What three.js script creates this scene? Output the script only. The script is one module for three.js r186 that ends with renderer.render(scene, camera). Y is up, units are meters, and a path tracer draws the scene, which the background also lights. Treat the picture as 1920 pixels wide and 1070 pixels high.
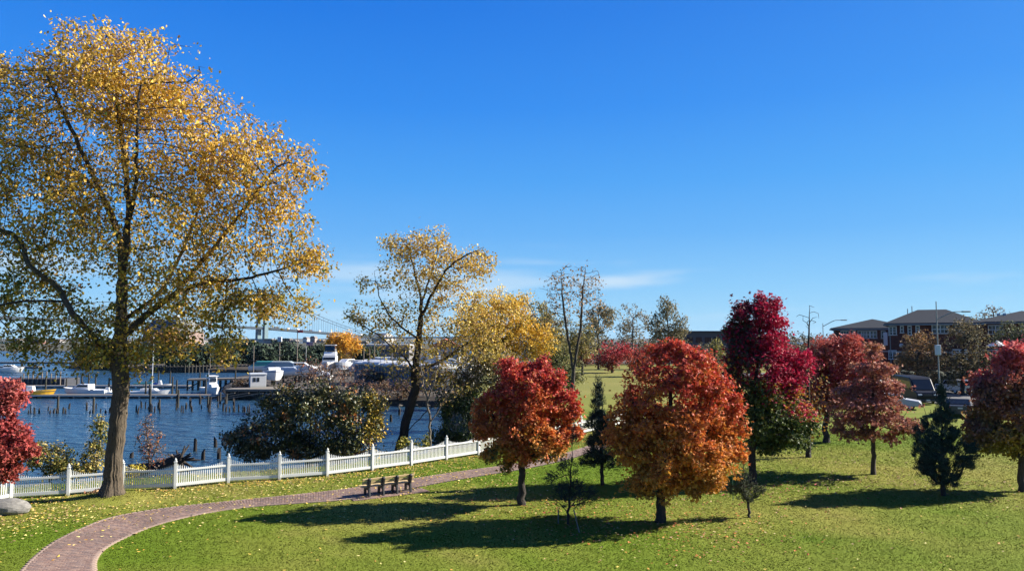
import * as THREE from 'three';
import { mergeGeometries } from 'three/addons/utils/BufferGeometryUtils.js';
import { ImprovedNoise } from 'three/addons/math/ImprovedNoise.js';
import { RoundedBoxGeometry } from 'three/addons/geometries/RoundedBoxGeometry.js';

// ---------------------------------------------------------------- camera, sky, sun, exposure
const EXPOSURE = 2.85;
const CAM_H = 6.6, F = 1397, PITCH = 0.0729, W = 1920, H = 1070;
const scene = new THREE.Scene();
const camera = new THREE.PerspectiveCamera(2 * Math.atan(535 / F) * 180 / Math.PI, 1024 / 570, 0.1, 9000);
camera.position.set(0, CAM_H, 0);
camera.rotation.x = PITCH;
scene.add(camera);

const AZ = 0.22, EL = 0.53;                      // the sun: right of the view and a little beyond it
const SUN_DIR = new THREE.Vector3(Math.cos(EL) * Math.cos(AZ), Math.sin(EL), -Math.cos(EL) * Math.sin(AZ));
const sun = new THREE.DirectionalLight(new THREE.Color(1, 0.93, 0.82), 5);
sun.position.copy(SUN_DIR).multiplyScalar(200).add(new THREE.Vector3(0, 0, -60));
sun.target.position.set(0, 0, -60);
sun.castShadow = true;
Object.assign(sun.shadow.camera, { left: -120, right: 120, top: 120, bottom: -120, near: 1, far: 500 });
sun.shadow.mapSize.set(4096, 4096);
scene.add(sun, sun.target);

const noise = new ImprovedNoise();
const fbm = (x, y, z, o = 4) => { let s = 0, a = 0.5, f = 1; for (let i = 0; i < o; i++) { s += a * noise.noise(x * f, y * f, z * f); a *= 0.5; f *= 2.03; } return s; };
const lin = (c) => { c /= 255; return c <= 0.04045 ? c / 12.92 : ((c + 0.055) / 1.055) ** 2.4; };
const srgb = (r, g, b) => [lin(r), lin(g), lin(b)];
const clamp = (x, a = 0, b = 1) => Math.min(b, Math.max(a, x));
const smooth = (a, b, x) => { const t = clamp((x - a) / (b - a)); return t * t * (3 - 2 * t); };
const mix = (a, b, t) => a + (b - a) * t;
const mixc = (a, b, t) => [mix(a[0], b[0], t), mix(a[1], b[1], t), mix(a[2], b[2], t)];
{
  const w = 2048, h = 1024, data = new Float32Array(w * h * 4);
  const stops = [[-90, srgb(105, 140, 165)], [-6, srgb(125, 175, 205)], [0, srgb(168, 216, 246)], [2, srgb(158, 212, 248)], [4, srgb(140, 202, 249)], [8, srgb(105, 179, 247)],
    [12, srgb(80, 164, 245)], [17.5, srgb(54, 142, 240)], [24, srgb(37, 124, 230)], [40, srgb(18, 84, 192)], [90, srgb(10, 55, 150)]];
  for (let j = 0; j < h; j++) {
    const el = ((j + 0.5) / h - 0.5) * 180;
    let k = 0; while (k < stops.length - 2 && el > stops[k + 1][0]) k++;
    const t = clamp((el - stops[k][0]) / (stops[k + 1][0] - stops[k][0])), base = mixc(stops[k][1], stops[k + 1][1], t);
    for (let i = 0; i < w; i++) {
      const u = ((i + 0.5) / w - 0.5) * 2 * Math.PI, ce = Math.cos(el * Math.PI / 180), d = [Math.cos(u) * ce, Math.sin(el * Math.PI / 180), Math.sin(u) * ce];
      const az = Math.atan2(d[0], -d[2]) * 180 / Math.PI;                     // 0 ahead, + to the right
      const cs = clamp(d[0] * SUN_DIR.x + d[1] * SUN_DIR.y + d[2] * SUN_DIR.z);
      const glow = 0.16 * cs ** 2 + 0.5 * cs ** 16;
      let c = [base[0] + glow * 0.3, base[1] + glow * 0.6, base[2] + glow * 0.55];
      if (el > -1 && el < 40) {                                             // thin cirrus streaks low in the sky
        const n = fbm(az * 0.055 + el * 0.10, el * 0.62 - az * 0.035, 3.1, 5), m = fbm(az * 0.03, el * 0.25, 9.7, 3);
        let cl = smooth(0.05, 0.42, n + m * 0.7) * smooth(0.5, 2.5, el) * (1 - smooth(4.5, 8, el)) * 0.55;
        cl += 0.5 * smooth(0.12, 0.4, fbm(az * 0.08, el * 0.9, 21.3, 4)) * smooth(1.5, 3.5, el) * (1 - smooth(5, 7, el)) * (1 - smooth(6, 14, az));
        c = mixc(c, srgb(206, 230, 250), clamp(cl));
      }
      const o = (j * w + i) * 4;
      data[o] = c[0] / EXPOSURE; data[o + 1] = c[1] / EXPOSURE; data[o + 2] = c[2] / EXPOSURE; data[o + 3] = 1;
    }
  }
  const tex = new THREE.DataTexture(data, w, h, THREE.RGBAFormat, THREE.FloatType);
  tex.mapping = THREE.EquirectangularReflectionMapping; tex.magFilter = tex.minFilter = THREE.LinearFilter; tex.wrapS = THREE.RepeatWrapping; tex.needsUpdate = true;
  scene.background = tex; scene.environment = tex;
}
const renderer = new THREE.WebGLRenderer({ antialias: true });
renderer.setSize(1024, 570);
renderer.toneMapping = THREE.LinearToneMapping;
renderer.toneMappingExposure = EXPOSURE;
renderer.shadowMap.enabled = true;

// ---------------------------------------------------------------- helpers
const V = (x, y, z) => new THREE.Vector3(x, y, z);
const rngOf = (s) => () => { s = (s + 0x6d2b79f5) | 0; let t = Math.imul(s ^ (s >>> 15), 1 | s); t = (t + Math.imul(t ^ (t >>> 7), 61 | t)) ^ t; return ((t ^ (t >>> 14)) >>> 0) / 4294967296; };
const gauss = (r) => (r() + r() + r() - 1.5) * 1.15;
function ray(px, py) { const dx = (px - W / 2) / F, dy = -(py - H / 2) / F, c = Math.cos(PITCH), s = Math.sin(PITCH); return V(dx, dy * c + s, dy * s - c); }
function G(px, py, y = 0) { const d = ray(px, py), t = (y - CAM_H) / d.y; return V(d.x * t, y, d.z * t); }       // a point on level ground
function A(px, py, depth) { const d = ray(px, py), t = -depth / d.z; return V(d.x * t, CAM_H + d.y * t, d.z * t); } // a point at a given distance ahead
const counts = {};
function numbered(n) { const k = counts[n] = (counts[n] ?? -1) + 1; return k ? `${n}_${String(k).padStart(3, '0')}` : n; }
function tag(o, label, category, group) { o.userData = { label, category }; if (group) o.userData.group = group; return o; }
function thing(name, label, category, pos = V(0, 0, 0), turn = 0, group) {
  const o = new THREE.Group(); o.name = numbered(name); o.position.copy(pos); o.rotation.y = turn; scene.add(o);
  return tag(o, label, category, group);
}
function part(name, geo, mat, parent, pos, kind) {
  const m = new THREE.Mesh(Array.isArray(geo) ? (geo.length > 1 ? merge(geo) : geo[0]) : geo, mat);
  m.name = name; if (pos) m.position.copy(pos); m.castShadow = m.receiveShadow = true; if (kind) m.userData.kind = kind; parent.add(m); return m;
}
function merge(list) {
  return mergeGeometries(list.map((g) => { g = g.index ? g.toNonIndexed() : g; const o = new THREE.BufferGeometry(); o.setAttribute('position', g.attributes.position); o.setAttribute('normal', g.attributes.normal); o.setAttribute('uv', g.attributes.uv ?? new THREE.BufferAttribute(new Float32Array(g.attributes.position.count * 2), 2)); return o; }));
}
function struct(name, geo, mat, pos) { const m = new THREE.Mesh(geo, mat); m.name = numbered(name); if (pos) m.position.copy(pos); m.userData.kind = 'structure'; m.castShadow = m.receiveShadow = true; scene.add(m); return m; }
const box = (w, h, d, x = 0, y = 0, z = 0) => new THREE.BoxGeometry(w, h, d).translate(x, y, z);
const rbox = (w, h, d, r, x = 0, y = 0, z = 0) => new RoundedBoxGeometry(w, h, d, 2, r).translate(x, y, z);
const cyl = (r0, r1, h, n = 10, x = 0, y = 0, z = 0) => new THREE.CylinderGeometry(r1, r0, h, n).translate(x, y + h / 2, z);
function bar(a, b, r, n = 6, r2 = r) { const d = b.clone().sub(a), g = new THREE.CylinderGeometry(r2, r, d.length(), n); g.applyQuaternion(new THREE.Quaternion().setFromUnitVectors(V(0, 1, 0), d.normalize())); return g.translate((a.x + b.x) / 2, (a.y + b.y) / 2, (a.z + b.z) / 2); }
function beam(a, b, w, h) { const d = b.clone().sub(a), L = d.length(), g = new THREE.BoxGeometry(w, h, L); const m = new THREE.Matrix4().lookAt(V(0, 0, 0), d.clone().negate(), V(0, 1, 0)); g.applyMatrix4(m); return g.translate((a.x + b.x) / 2, (a.y + b.y) / 2, (a.z + b.z) / 2); }
function extrude(pts, depth, bevel = 0, holes) {   // outline in x,y; thickness along z, centred
  const s = new THREE.Shape(pts.map((p) => new THREE.Vector2(p[0], p[1])));
  const g = new THREE.ExtrudeGeometry(s, { depth: depth - 2 * bevel, bevelEnabled: bevel > 0, bevelSize: bevel, bevelOffset: -bevel, bevelThickness: bevel, bevelSegments: 2, curveSegments: 6 });
  return g.translate(0, 0, -depth / 2 + bevel);
}
function texture(n, fn, repeat, colour = true) {
  const d = new Uint8Array(n * n * 4);
  for (let j = 0; j < n; j++) for (let i = 0; i < n; i++) { const c = fn(i / n, j / n), o = (j * n + i) * 4; d[o] = clamp(c[0]) * 255; d[o + 1] = clamp(c[1]) * 255; d[o + 2] = clamp(c[2]) * 255; d[o + 3] = 255; }
  const t = new THREE.DataTexture(d, n, n); t.wrapS = t.wrapT = THREE.RepeatWrapping; t.magFilter = THREE.LinearFilter; t.minFilter = THREE.LinearMipmapLinearFilter; t.generateMipmaps = true;
  if (repeat) t.repeat.set(...repeat); if (colour) t.colorSpace = THREE.SRGBColorSpace; t.needsUpdate = true; return t;
}
// tiling noise: blends four shifted copies so that the edges meet
function tile(fn) { return (u, v, ...a) => { const p = fn(u, v, ...a), q = fn(u - 1, v, ...a), r = fn(u, v - 1, ...a), s = fn(u - 1, v - 1, ...a); return (p * (1 - u) + q * u) * (1 - v) + (r * (1 - u) + s * u) * v; }; }
const std = (c, rough = 0.8, more = {}) => new THREE.MeshStandardMaterial({ color: new THREE.Color(...c), roughness: rough, ...more });

const grainTex = texture(256, (() => { const f = tile((u, v) => fbm(u * 20, v * 20, 4.2, 4)); return (u, v) => { const k = 0.86 + 0.35 * f(u, v); return [k, k, k]; }; })());
const grimeTex = texture(256, (() => { const f = tile((u, v) => fbm(u * 12, v * 12, 2.6, 4)); return (u, v) => { const n = f(u, v), k = 0.96 + 0.1 * n - 0.16 * smooth(0.2, 0.02, v) * (0.7 + n); return [k, k, k * (0.985 - 0.05 * smooth(0.2, 0.0, v))]; }; })());
const M = {
  white: std([0.62, 0.63, 0.62], 0.45, { map: grainTex }), fence: std([0.60, 0.61, 0.61], 0.55, { map: grimeTex }),
  boatWhite: std([0.64, 0.64, 0.62], 0.3), glassDark: std([0.015, 0.02, 0.025], 0.08), black: std([0.02, 0.02, 0.022], 0.5), benchBlack: std([0.018, 0.018, 0.02], 0.6),
  yellow: std([0.75, 0.42, 0.03], 0.35), navy: std([0.02, 0.05, 0.25], 0.4), teal: std([0.03, 0.2, 0.2], 0.7), red: std([0.5, 0.06, 0.04], 0.5),
  wood: std([0.66, 0.48, 0.23], 0.75, { map: grainTex }), dockWood: std([0.22, 0.19, 0.15], 0.9, { map: grainTex }), stub: std([0.022, 0.018, 0.015], 0.95, { map: grainTex }), pile: std([0.045, 0.042, 0.032], 0.95, { map: grainTex }), palePile: std([0.22, 0.18, 0.14], 0.95, { map: grainTex }),
  steel: std([0.17, 0.19, 0.19], 0.6), bridge: std([0.022, 0.036, 0.05], 0.9), concrete: std([0.42, 0.4, 0.37], 0.9, { map: grainTex }),
  alu: std([0.55, 0.57, 0.58], 0.4), rubber: std([0.02, 0.02, 0.02], 0.9),
};
// ---------------------------------------------------------------- the ground
const LAND = [[-90, -13], [-60, -22], [-24.5, -33.6], [-10.5, -39.5], [-4.6, -44.6], [-2.4, -52], [-3, -70], [-5, -98], [-5, -210], [160, -210], [160, 3], [-90, 3]];
function inside(poly, x, z) { let k = false; for (let i = 0, j = poly.length - 1; i < poly.length; j = i++) { const [a, b] = poly[i], [c, d] = poly[j]; if ((b > z) !== (d > z) && x < (c - a) * (z - b) / (d - b) + a) k = !k; } return k; }
function edgeDist(poly, x, z) { let m = 1e9; for (let i = 0, j = poly.length - 1; i < poly.length; j = i++) { const [a, b] = poly[i], [c, d] = poly[j], ex = c - a, ez = d - b, t = clamp(((x - a) * ex + (z - b) * ez) / (ex * ex + ez * ez)); m = Math.min(m, Math.hypot(x - a - ex * t, z - b - ez * t)); } return m; }
const WATER_Y = -1.9, MOUND = A(209, 919, 31.6);   // the big tree stands on a low mound
function landH(x, z) { if (inside(LAND, x, z)) return 0.26 * Math.exp(-((x - MOUND.x) ** 2 + ((z - MOUND.z) * 1.3) ** 2) / 1.6); const d = edgeDist(LAND, x, z); return -Math.min(d * 0.55 + 0.35 * noise.noise(x * 0.7, z * 0.7, 1) * Math.min(1, d), 3.4); }
const grassTone = (x, z) => {                                         // lit colour of the turf, patchy
  const a = fbm(x * 0.09, z * 0.09, 2.2, 4), b = fbm(x * 0.45, z * 0.45, 7.7, 3), c = fbm(x * 1.6, z * 1.6, 5.1, 2);
  let g = mixc([0.125, 0.190, 0.018], [0.280, 0.262, 0.062], clamp(0.30 + a * 1.5 + b * 0.7 + 0.28 * smooth(-6, 14, x)));
  g = mixc(g, [0.100, 0.168, 0.014], clamp(0.2 + b * 1.4 - a * 0.8));
  g = mixc(g, [0.30, 0.24, 0.09], clamp(c * 0.9 + a * 0.9 - 0.15));
  const far = smooth(38, 110, -z);                                   // drier and paler turf away by the street
  return mixc(g, [0.22, 0.205, 0.075], far * 0.8);
};
const turfTex = texture(512, (() => { const f = tile((u, v) => fbm(u * 60, v * 60, 8.8, 3)), h = tile((u, v) => fbm(u * 14, v * 14, 1.8, 3)); return (u, v) => { const k = 0.9 + 0.34 * f(u, v) + 0.16 * h(u, v); return [k, k, k * 0.95]; }; })());
const turfBump = texture(512, (() => { const f = tile((u, v) => fbm(u * 70, v * 70, 3.8, 3)); return (u, v) => { const k = 0.5 + 0.8 * f(u, v); return [k, k, k]; }; })(), null, false);
{
  const x0 = -70, x1 = 130, z0 = 2, z1 = -205, st = 0.8, nx = Math.round((x1 - x0) / st), nz = Math.round((z0 - z1) / st);
  const pos = [], col = [], uv = [], idx = [], id = new Int32Array((nx + 1) * (nz + 1)).fill(-1);
  for (let j = 0; j <= nz; j++) for (let i = 0; i <= nx; i++) {
    const x = x0 + i * st, z = z0 - j * st, h = landH(x, z); if (h <= -3.39) continue;
    id[j * (nx + 1) + i] = pos.length / 3; pos.push(x, h, z); uv.push(x / 3.1, z / 3.1);
    let c = grassTone(x, z);
    if (h < 0) c = mixc(c, mixc([0.13, 0.10, 0.055], [0.07, 0.055, 0.04], clamp(0.5 + noise.noise(x, z, 3))), smooth(-0.05, -0.6, h));
    col.push(...c);
  }
  for (let j = 0; j < nz; j++) for (let i = 0; i < nx; i++) { const a = id[j * (nx + 1) + i], b = id[j * (nx + 1) + i + 1], c = id[(j + 1) * (nx + 1) + i], d = id[(j + 1) * (nx + 1) + i + 1]; if (a < 0 || b < 0 || c < 0 || d < 0) continue; idx.push(a, b, c, b, d, c); }
  const g = new THREE.BufferGeometry(); g.setAttribute('position', new THREE.Float32BufferAttribute(pos, 3)); g.setAttribute('color', new THREE.Float32BufferAttribute(col, 3)); g.setAttribute('uv', new THREE.Float32BufferAttribute(uv, 2)); g.setIndex(idx); g.computeVertexNormals();
  struct('lawn', g, new THREE.MeshPhysicalMaterial({ specularIntensity: 0.12, vertexColors: true, map: turfTex, bumpMap: turfBump, bumpScale: 0.012, roughness: 0.95 }));
}
// water: one sheet to the horizon
{
  const f = tile((u, v) => fbm(u * 17, v * 34, 5.5, 5) + 0.35 * Math.abs(noise.noise(u * 9, v * 22, 2.2)));
  const wb = texture(1024, (u, v) => { const k = 0.5 + 0.6 * f(u, v); return [k, k, k]; }, null, false);
  const g = new THREE.PlaneGeometry(12000, 8000, 1, 1).rotateX(-Math.PI / 2); const uv = g.attributes.uv, p = g.attributes.position;
  for (let i = 0; i < uv.count; i++) uv.setXY(i, p.getX(i) / 31, p.getZ(i) / 31);
  struct('water', g, new THREE.MeshStandardMaterial({ color: new THREE.Color(0.018, 0.05, 0.085), roughness: 0.2, bumpMap: wb, bumpScale: 1.5 }), V(0, WATER_Y, -3990));
}
function slab(name, pts, top, mat, bevel, deep = 4) {                   // a piece of land with sloping banks
  const s = new THREE.Shape(pts.map(([x, z]) => new THREE.Vector2(x, -z)));
  const g = new THREE.ExtrudeGeometry(s, { depth: deep, bevelEnabled: bevel > 0, bevelSize: bevel, bevelOffset: -bevel, bevelThickness: bevel * 0.5, bevelSegments: 3 });
  g.rotateX(-Math.PI / 2); g.translate(0, top - deep - bevel * 0.5, 0);
  const p = g.attributes.position, uv = []; for (let i = 0; i < p.count; i++) uv.push(p.getX(i) / 9, p.getZ(i) / 9); g.setAttribute('uv', new THREE.Float32BufferAttribute(uv, 2));
  return struct(name, g, mat);
}
const dirtTex = texture(512, (() => { const f = tile((u, v) => fbm(u * 9, v * 9, 6.1, 5)), h = tile((u, v) => fbm(u * 40, v * 40, 2.1, 3)); return (u, v) => { const a = f(u, v), k = 0.72 + 0.45 * h(u, v); const c = mixc([0.62, 0.55, 0.45], [0.42, 0.38, 0.30], clamp(0.5 + a * 1.6)); return [c[0] * k, c[1] * k, c[2] * k]; }; })());
const dirt = std([0.38, 0.37, 0.36], 0.95, { map: dirtTex, bumpMap: dirtTex, bumpScale: 0.12 });
slab('boatyard_ground', [[2, -94], [-10, -95.5], [-18, -98], [-30, -104], [-40, -108], [-48, -124], [-56, -150], [-58, -172], [-68, -194], [-97, -199], [-132, -222], [-150, -262], [-120, -330], [60, -420], [330, -420], [330, -208], [2, -208]], -0.55, dirt, 2.4);
slab('street_land', [[125, -2], [330, -2], [330, -420], [125, -420]], -0.02, std([0.12, 0.13, 0.05], 0.95), 0, 3);

// far shores and hills
function ridge(name, x0, x1, z, hgt, depth, seed, c, rough = 0.25) {
  const n = 160, pos = [], idx = [];
  for (let i = 0; i <= n; i++) for (let j = 0; j < 3; j++) {
    const x = mix(x0, x1, i / n), e = Math.min(1, i / 6, (n - i) / 6), h = hgt * (0.7 + 0.6 * fbm(x / 420 + seed, seed, 0.3, 5) + rough * 0.5 * noise.noise(x / 23, seed, 2)) * (0.35 + 0.65 * e);
    pos.push(x, [WATER_Y - 1, h, WATER_Y - 1][j], z - [0, depth * 0.5, depth][j] + 12 * noise.noise(x / 70, j, seed));
  }
  for (let i = 0; i < n; i++) for (let j = 0; j < 2; j++) { const a = i * 3 + j; idx.push(a, a + 3, a + 1, a + 1, a + 3, a + 4); }
  const g = new THREE.BufferGeometry(); g.setAttribute('position', new THREE.Float32BufferAttribute(pos, 3)); g.setIndex(idx); g.computeVertexNormals();
  return struct(name, g, std(c, 1));
}
ridge('hills', -3200, 2600, -3300, 21, 700, 1.7, [0.045, 0.055, 0.06]);
ridge('hills', -3000, 2400, -2500, 10, 400, 5.2, [0.06, 0.065, 0.05]);
ridge('far_shore', -700, 900, -560, 5.0, 90, 9.3, [0.05, 0.05, 0.03], 0.5);

// ---------------------------------------------------------------- the brick path
const leftEdge = [[28, 1082], [65, 1043], [103, 1015], [150, 992], [210, 970], [300, 954], [400, 943], [480, 935], [560, 927], [640, 918], [700, 909], [780, 897], [850, 886], [930, 875], [1000, 864], [1060, 850], [1110, 834], [1150, 818]].map((p) => G(...p));
const rightEdge = [[180, 1085], [178, 1052], [195, 1030], [240, 1006], [290, 986], [350, 970], [420, 957], [480, 950], [560, 944], [640, 938], [700, 929], [780, 914], [850, 901], [930, 888], [1000, 876], [1066, 861], [1125, 842], [1170, 824]].map((p) => G(...p));
const curveOf = (pts) => new THREE.CatmullRomCurve3(pts, false, 'centripetal');
const LE = curveOf(leftEdge), RE = curveOf(rightEdge);
const pathC = [], NPATH = 420;
for (let i = 0; i <= NPATH; i++) { const a = LE.getPoint(i / NPATH), b = RE.getPoint(i / NPATH); pathC.push([a, b]); }
function onPath(x, z, m = 0) { if (z > -18) return false; for (let i = 0; i < NPATH; i += 4) { const [a, b] = pathC[i], cx = (a.x + b.x) / 2, cz = (a.z + b.z) / 2, w = Math.hypot(a.x - b.x, a.z - b.z) / 2; if (Math.hypot(x - cx, z - cz) < w * 0.96 + m) return true; } return onPad(x, z, m); }
const benchA = G(690, 932), benchB = G(767, 922.5);                                    // first and last leg of the bench
const benchDir = benchB.clone().sub(benchA).normalize(), benchN = V(-benchDir.z, 0, benchDir.x);
const benchMid = benchA.clone().add(benchB).multiplyScalar(0.5);
function onPad(x, z, m = 0) { const dx = x - benchMid.x, dz = z - benchMid.z, u = dx * benchDir.x + dz * benchDir.z, w = dx * benchN.x + dz * benchN.z; return Math.abs(u) < 1.75 + m && w > -1.6 && w < 0.42 + m; }
function ribbon(name, a, b, y, mat, uvs = 1) {
  const pos = [], uv = [], idx = []; let s = 0;
  a.forEach((p, i) => { if (i) s += p.distanceTo(a[i - 1]); pos.push(p.x, y, p.z, b[i].x, y, b[i].z); const w = p.distanceTo(b[i]); uv.push(0, s * uvs, w * uvs, s * uvs); if (i) { const k = i * 2; idx.push(k - 2, k - 1, k, k - 1, k + 1, k); } });
  const g = new THREE.BufferGeometry(); g.setAttribute('position', new THREE.Float32BufferAttribute(pos, 3)); g.setAttribute('uv', new THREE.Float32BufferAttribute(uv, 2)); g.setIndex(idx); g.computeVertexNormals();
  const m = new THREE.Mesh(g, mat); m.name = name; m.receiveShadow = true; return m;
}
{
  const mortar = std([0.17, 0.135, 0.11], 0.95, { map: dirtTex });
  const path = ribbon('brick_path', pathC.map((p) => p[0]), pathC.map((p) => p[1]), 0.006, mortar, 0.3); path.userData.kind = 'structure'; scene.add(path);
  const padPts = [[-1.75, -1.6], [1.75, -1.6], [1.75, 0.42], [-1.75, 0.42]].map(([u, w]) => benchMid.clone().addScaledVector(benchDir, u).addScaledVector(benchN, w));
  const pg = new THREE.BufferGeometry(); pg.setAttribute('position', new THREE.Float32BufferAttribute(padPts.flatMap((p) => [p.x, 0.01, p.z]), 3)); pg.setAttribute('uv', new THREE.Float32BufferAttribute([0, 0, 1, 0, 1, 1, 0, 1], 2)); pg.setIndex([0, 1, 2, 0, 2, 3]); pg.computeVertexNormals();
  part('bench_pad', pg, mortar, path);
  const r = rngOf(77), bricks = [];                          // [x, z, turn, length, width, edge]
  let walked = 0, row = 0;
  for (let i = 1; i <= NPATH; i++) {
    const [a0, b0] = pathC[i - 1], [a1, b1] = pathC[i], c0 = a0.clone().add(b0).multiplyScalar(0.5), c1 = a1.clone().add(b1).multiplyScalar(0.5), L = c0.distanceTo(c1);
    while (walked + 0.106 < 1e9 && row * 0.106 <= walked + L) {
      const t = (row * 0.106 - walked) / L, a = a0.clone().lerp(a1, t), b = b0.clone().lerp(b1, t), ac = b.clone().sub(a), w = ac.length(); ac.normalize();
      const turn = Math.atan2(-ac.z, ac.x);
      const e = 0.108; let s = e + (row % 2 ? -0.1 : 0);
      while (s < w - e - 0.02) { const s0 = Math.max(s, e), s1 = Math.min(s + 0.2, w - e); if (s1 - s0 > 0.035) { const m = (s0 + s1) / 2; bricks.push([a.x + ac.x * m, a.z + ac.z * m, turn, s1 - s0 - 0.008, 0.098, 0]); } s += 0.206; }
      if (row % 2 === 0) for (const q of [0.05, w - 0.05]) bricks.push([a.x + ac.x * q, a.z + ac.z * q, turn + Math.PI / 2, 0.204, 0.1, 1]);
      row++;
    }
    walked += L;
  }
  for (let u = -1.7; u < 1.75; u += 0.106) for (let w = -1.55; w < 0.4; w += 0.206) { const x = benchMid.x + benchDir.x * u + benchN.x * w, z = benchMid.z + benchDir.z * u + benchN.z * w; let inP = false; for (let i = 0; i < NPATH; i += 2) { const [a, b] = pathC[i]; if (Math.hypot(x - (a.x + b.x) / 2, z - (a.z + b.z) / 2) < a.distanceTo(b) / 2 + 0.06) { inP = true; break; } } if (!inP) bricks.push([x, z, Math.atan2(-benchN.z, benchN.x), 0.198, 0.098, 0]); }
  const tones = [[0.27, 0.168, 0.128], [0.225, 0.14, 0.11], [0.31, 0.205, 0.155], [0.25, 0.17, 0.138], [0.20, 0.135, 0.115]], mats = tones.map((c) => std(c, 0.9, { map: grainTex }));
  const edgeM = std([0.38, 0.27, 0.21], 0.9, { map: grainTex });
  const geo = new THREE.BoxGeometry(1, 1, 1); // unit brick, scaled; the top edge is chamfered below
  { const p = geo.attributes.position; for (let i = 0; i < p.count; i++) if (p.getY(i) > 0) p.setXYZ(i, p.getX(i) * 0.97, p.getY(i), p.getZ(i) * 0.94); geo.computeVertexNormals(); }
  const inView = (b) => { const d = -b[1]; return Math.abs(b[0]) < d * 0.70 && d > 20.4; };
  const near = bricks.filter(inView).sort((p, q) => (p[0] ** 2 + p[1] ** 2) / p[3] - (q[0] ** 2 + q[1] ** 2) / q[3]);
  const single = new Set(near.slice(0, 300)), rest = bricks.filter((b) => !single.has(b) && b[1] < -18);
  const place = (b) => { const y = 0.012 + r() * 0.006; return [V(b[0], y, b[1]), new THREE.Quaternion().setFromEuler(new THREE.Euler((r() - 0.5) * 0.03, b[2], (r() - 0.5) * 0.02)), V(b[3], 0.035, b[4])]; };
  let k = 0; for (const b of single) { const [p, q, s] = place(b); const m = new THREE.Mesh(geo, b[5] ? edgeM : mats[Math.floor(r() * 5)]); m.name = k ? `brick_${String(k).padStart(3, '0')}` : 'brick'; k++; m.position.copy(p); m.quaternion.copy(q); m.scale.copy(s); m.receiveShadow = true; path.add(m); }
  const im = new THREE.InstancedMesh(geo, std([1, 1, 1], 0.9, { map: grainTex }), rest.length), mm = new THREE.Matrix4(), cc = new THREE.Color();
  rest.forEach((b, i) => { const [p, q, s] = place(b); im.setMatrixAt(i, mm.compose(p, q, s)); const c = b[5] ? [0.38, 0.27, 0.21] : tones[Math.floor(r() * 5)], st = 0.92 + 0.55 * fbm(b[0] * 0.8, b[1] * 0.8, 6.6, 3) + 0.16 * (r() - 0.5); im.setColorAt(i, cc.setRGB(c[0] * st, c[1] * st, c[2] * st)); });
  im.name = 'brick_paving'; im.userData.kind = 'stuff'; im.receiveShadow = true; path.add(im);
}
// ---------------------------------------------------------------- the street on the right
const ROAD = [[42, -150], [42, -84], [44.5, -75.5], [49, -70], [56, -66.5], [128, -58], [128, -69], [64, -76.5], [58.5, -81], [56.5, -88], [56.5, -150]];
{
  const asph = texture(512, (() => { const f = tile((u, v) => fbm(u * 60, v * 60, 3.3, 3)), h = tile((u, v) => fbm(u * 5, v * 5, 8.3, 4)); return (u, v) => { const k = 0.72 + 0.3 * f(u, v) + 0.35 * h(u, v); return [k, k, k]; }; })());
  const sh = (pts) => { const g = new THREE.ShapeGeometry(new THREE.Shape(pts.map(([x, z]) => new THREE.Vector2(x, -z)))).rotateX(-Math.PI / 2), p = g.attributes.position, uv = []; for (let i = 0; i < p.count; i++) uv.push(p.getX(i) / 4, p.getZ(i) / 4); g.setAttribute('uv', new THREE.Float32BufferAttribute(uv, 2)); return g; };
  struct('street', sh(ROAD), std([0.17, 0.17, 0.175], 0.9, { map: asph, bumpMap: asph, bumpScale: 0.01 }), V(0, 0.02, 0));
  const kerbM = std([0.4, 0.39, 0.37], 0.9, { map: grainTex });
  const kerb = []; for (const side of [[0, 5], [6, 10]]) for (let i = side[0]; i < side[1]; i++) { const a = ROAD[i], b = ROAD[i + 1]; kerb.push(beam(V(a[0], 0.05, a[1]), V(b[0], 0.05, b[1]), 0.18, 0.18)); }
  struct('kerb', merge(kerb), kerbM);
  struct('pavement', sh([[58.8, -150], [58.8, -88], [60.6, -82.5], [65, -79], [128, -71.5], [128, -74], [66, -81.5], [62.8, -84.5], [61.3, -89], [61.3, -150]]), std([0.42, 0.41, 0.39], 0.9, { map: grainTex }), V(0, 0.06, 0));
}
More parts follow.
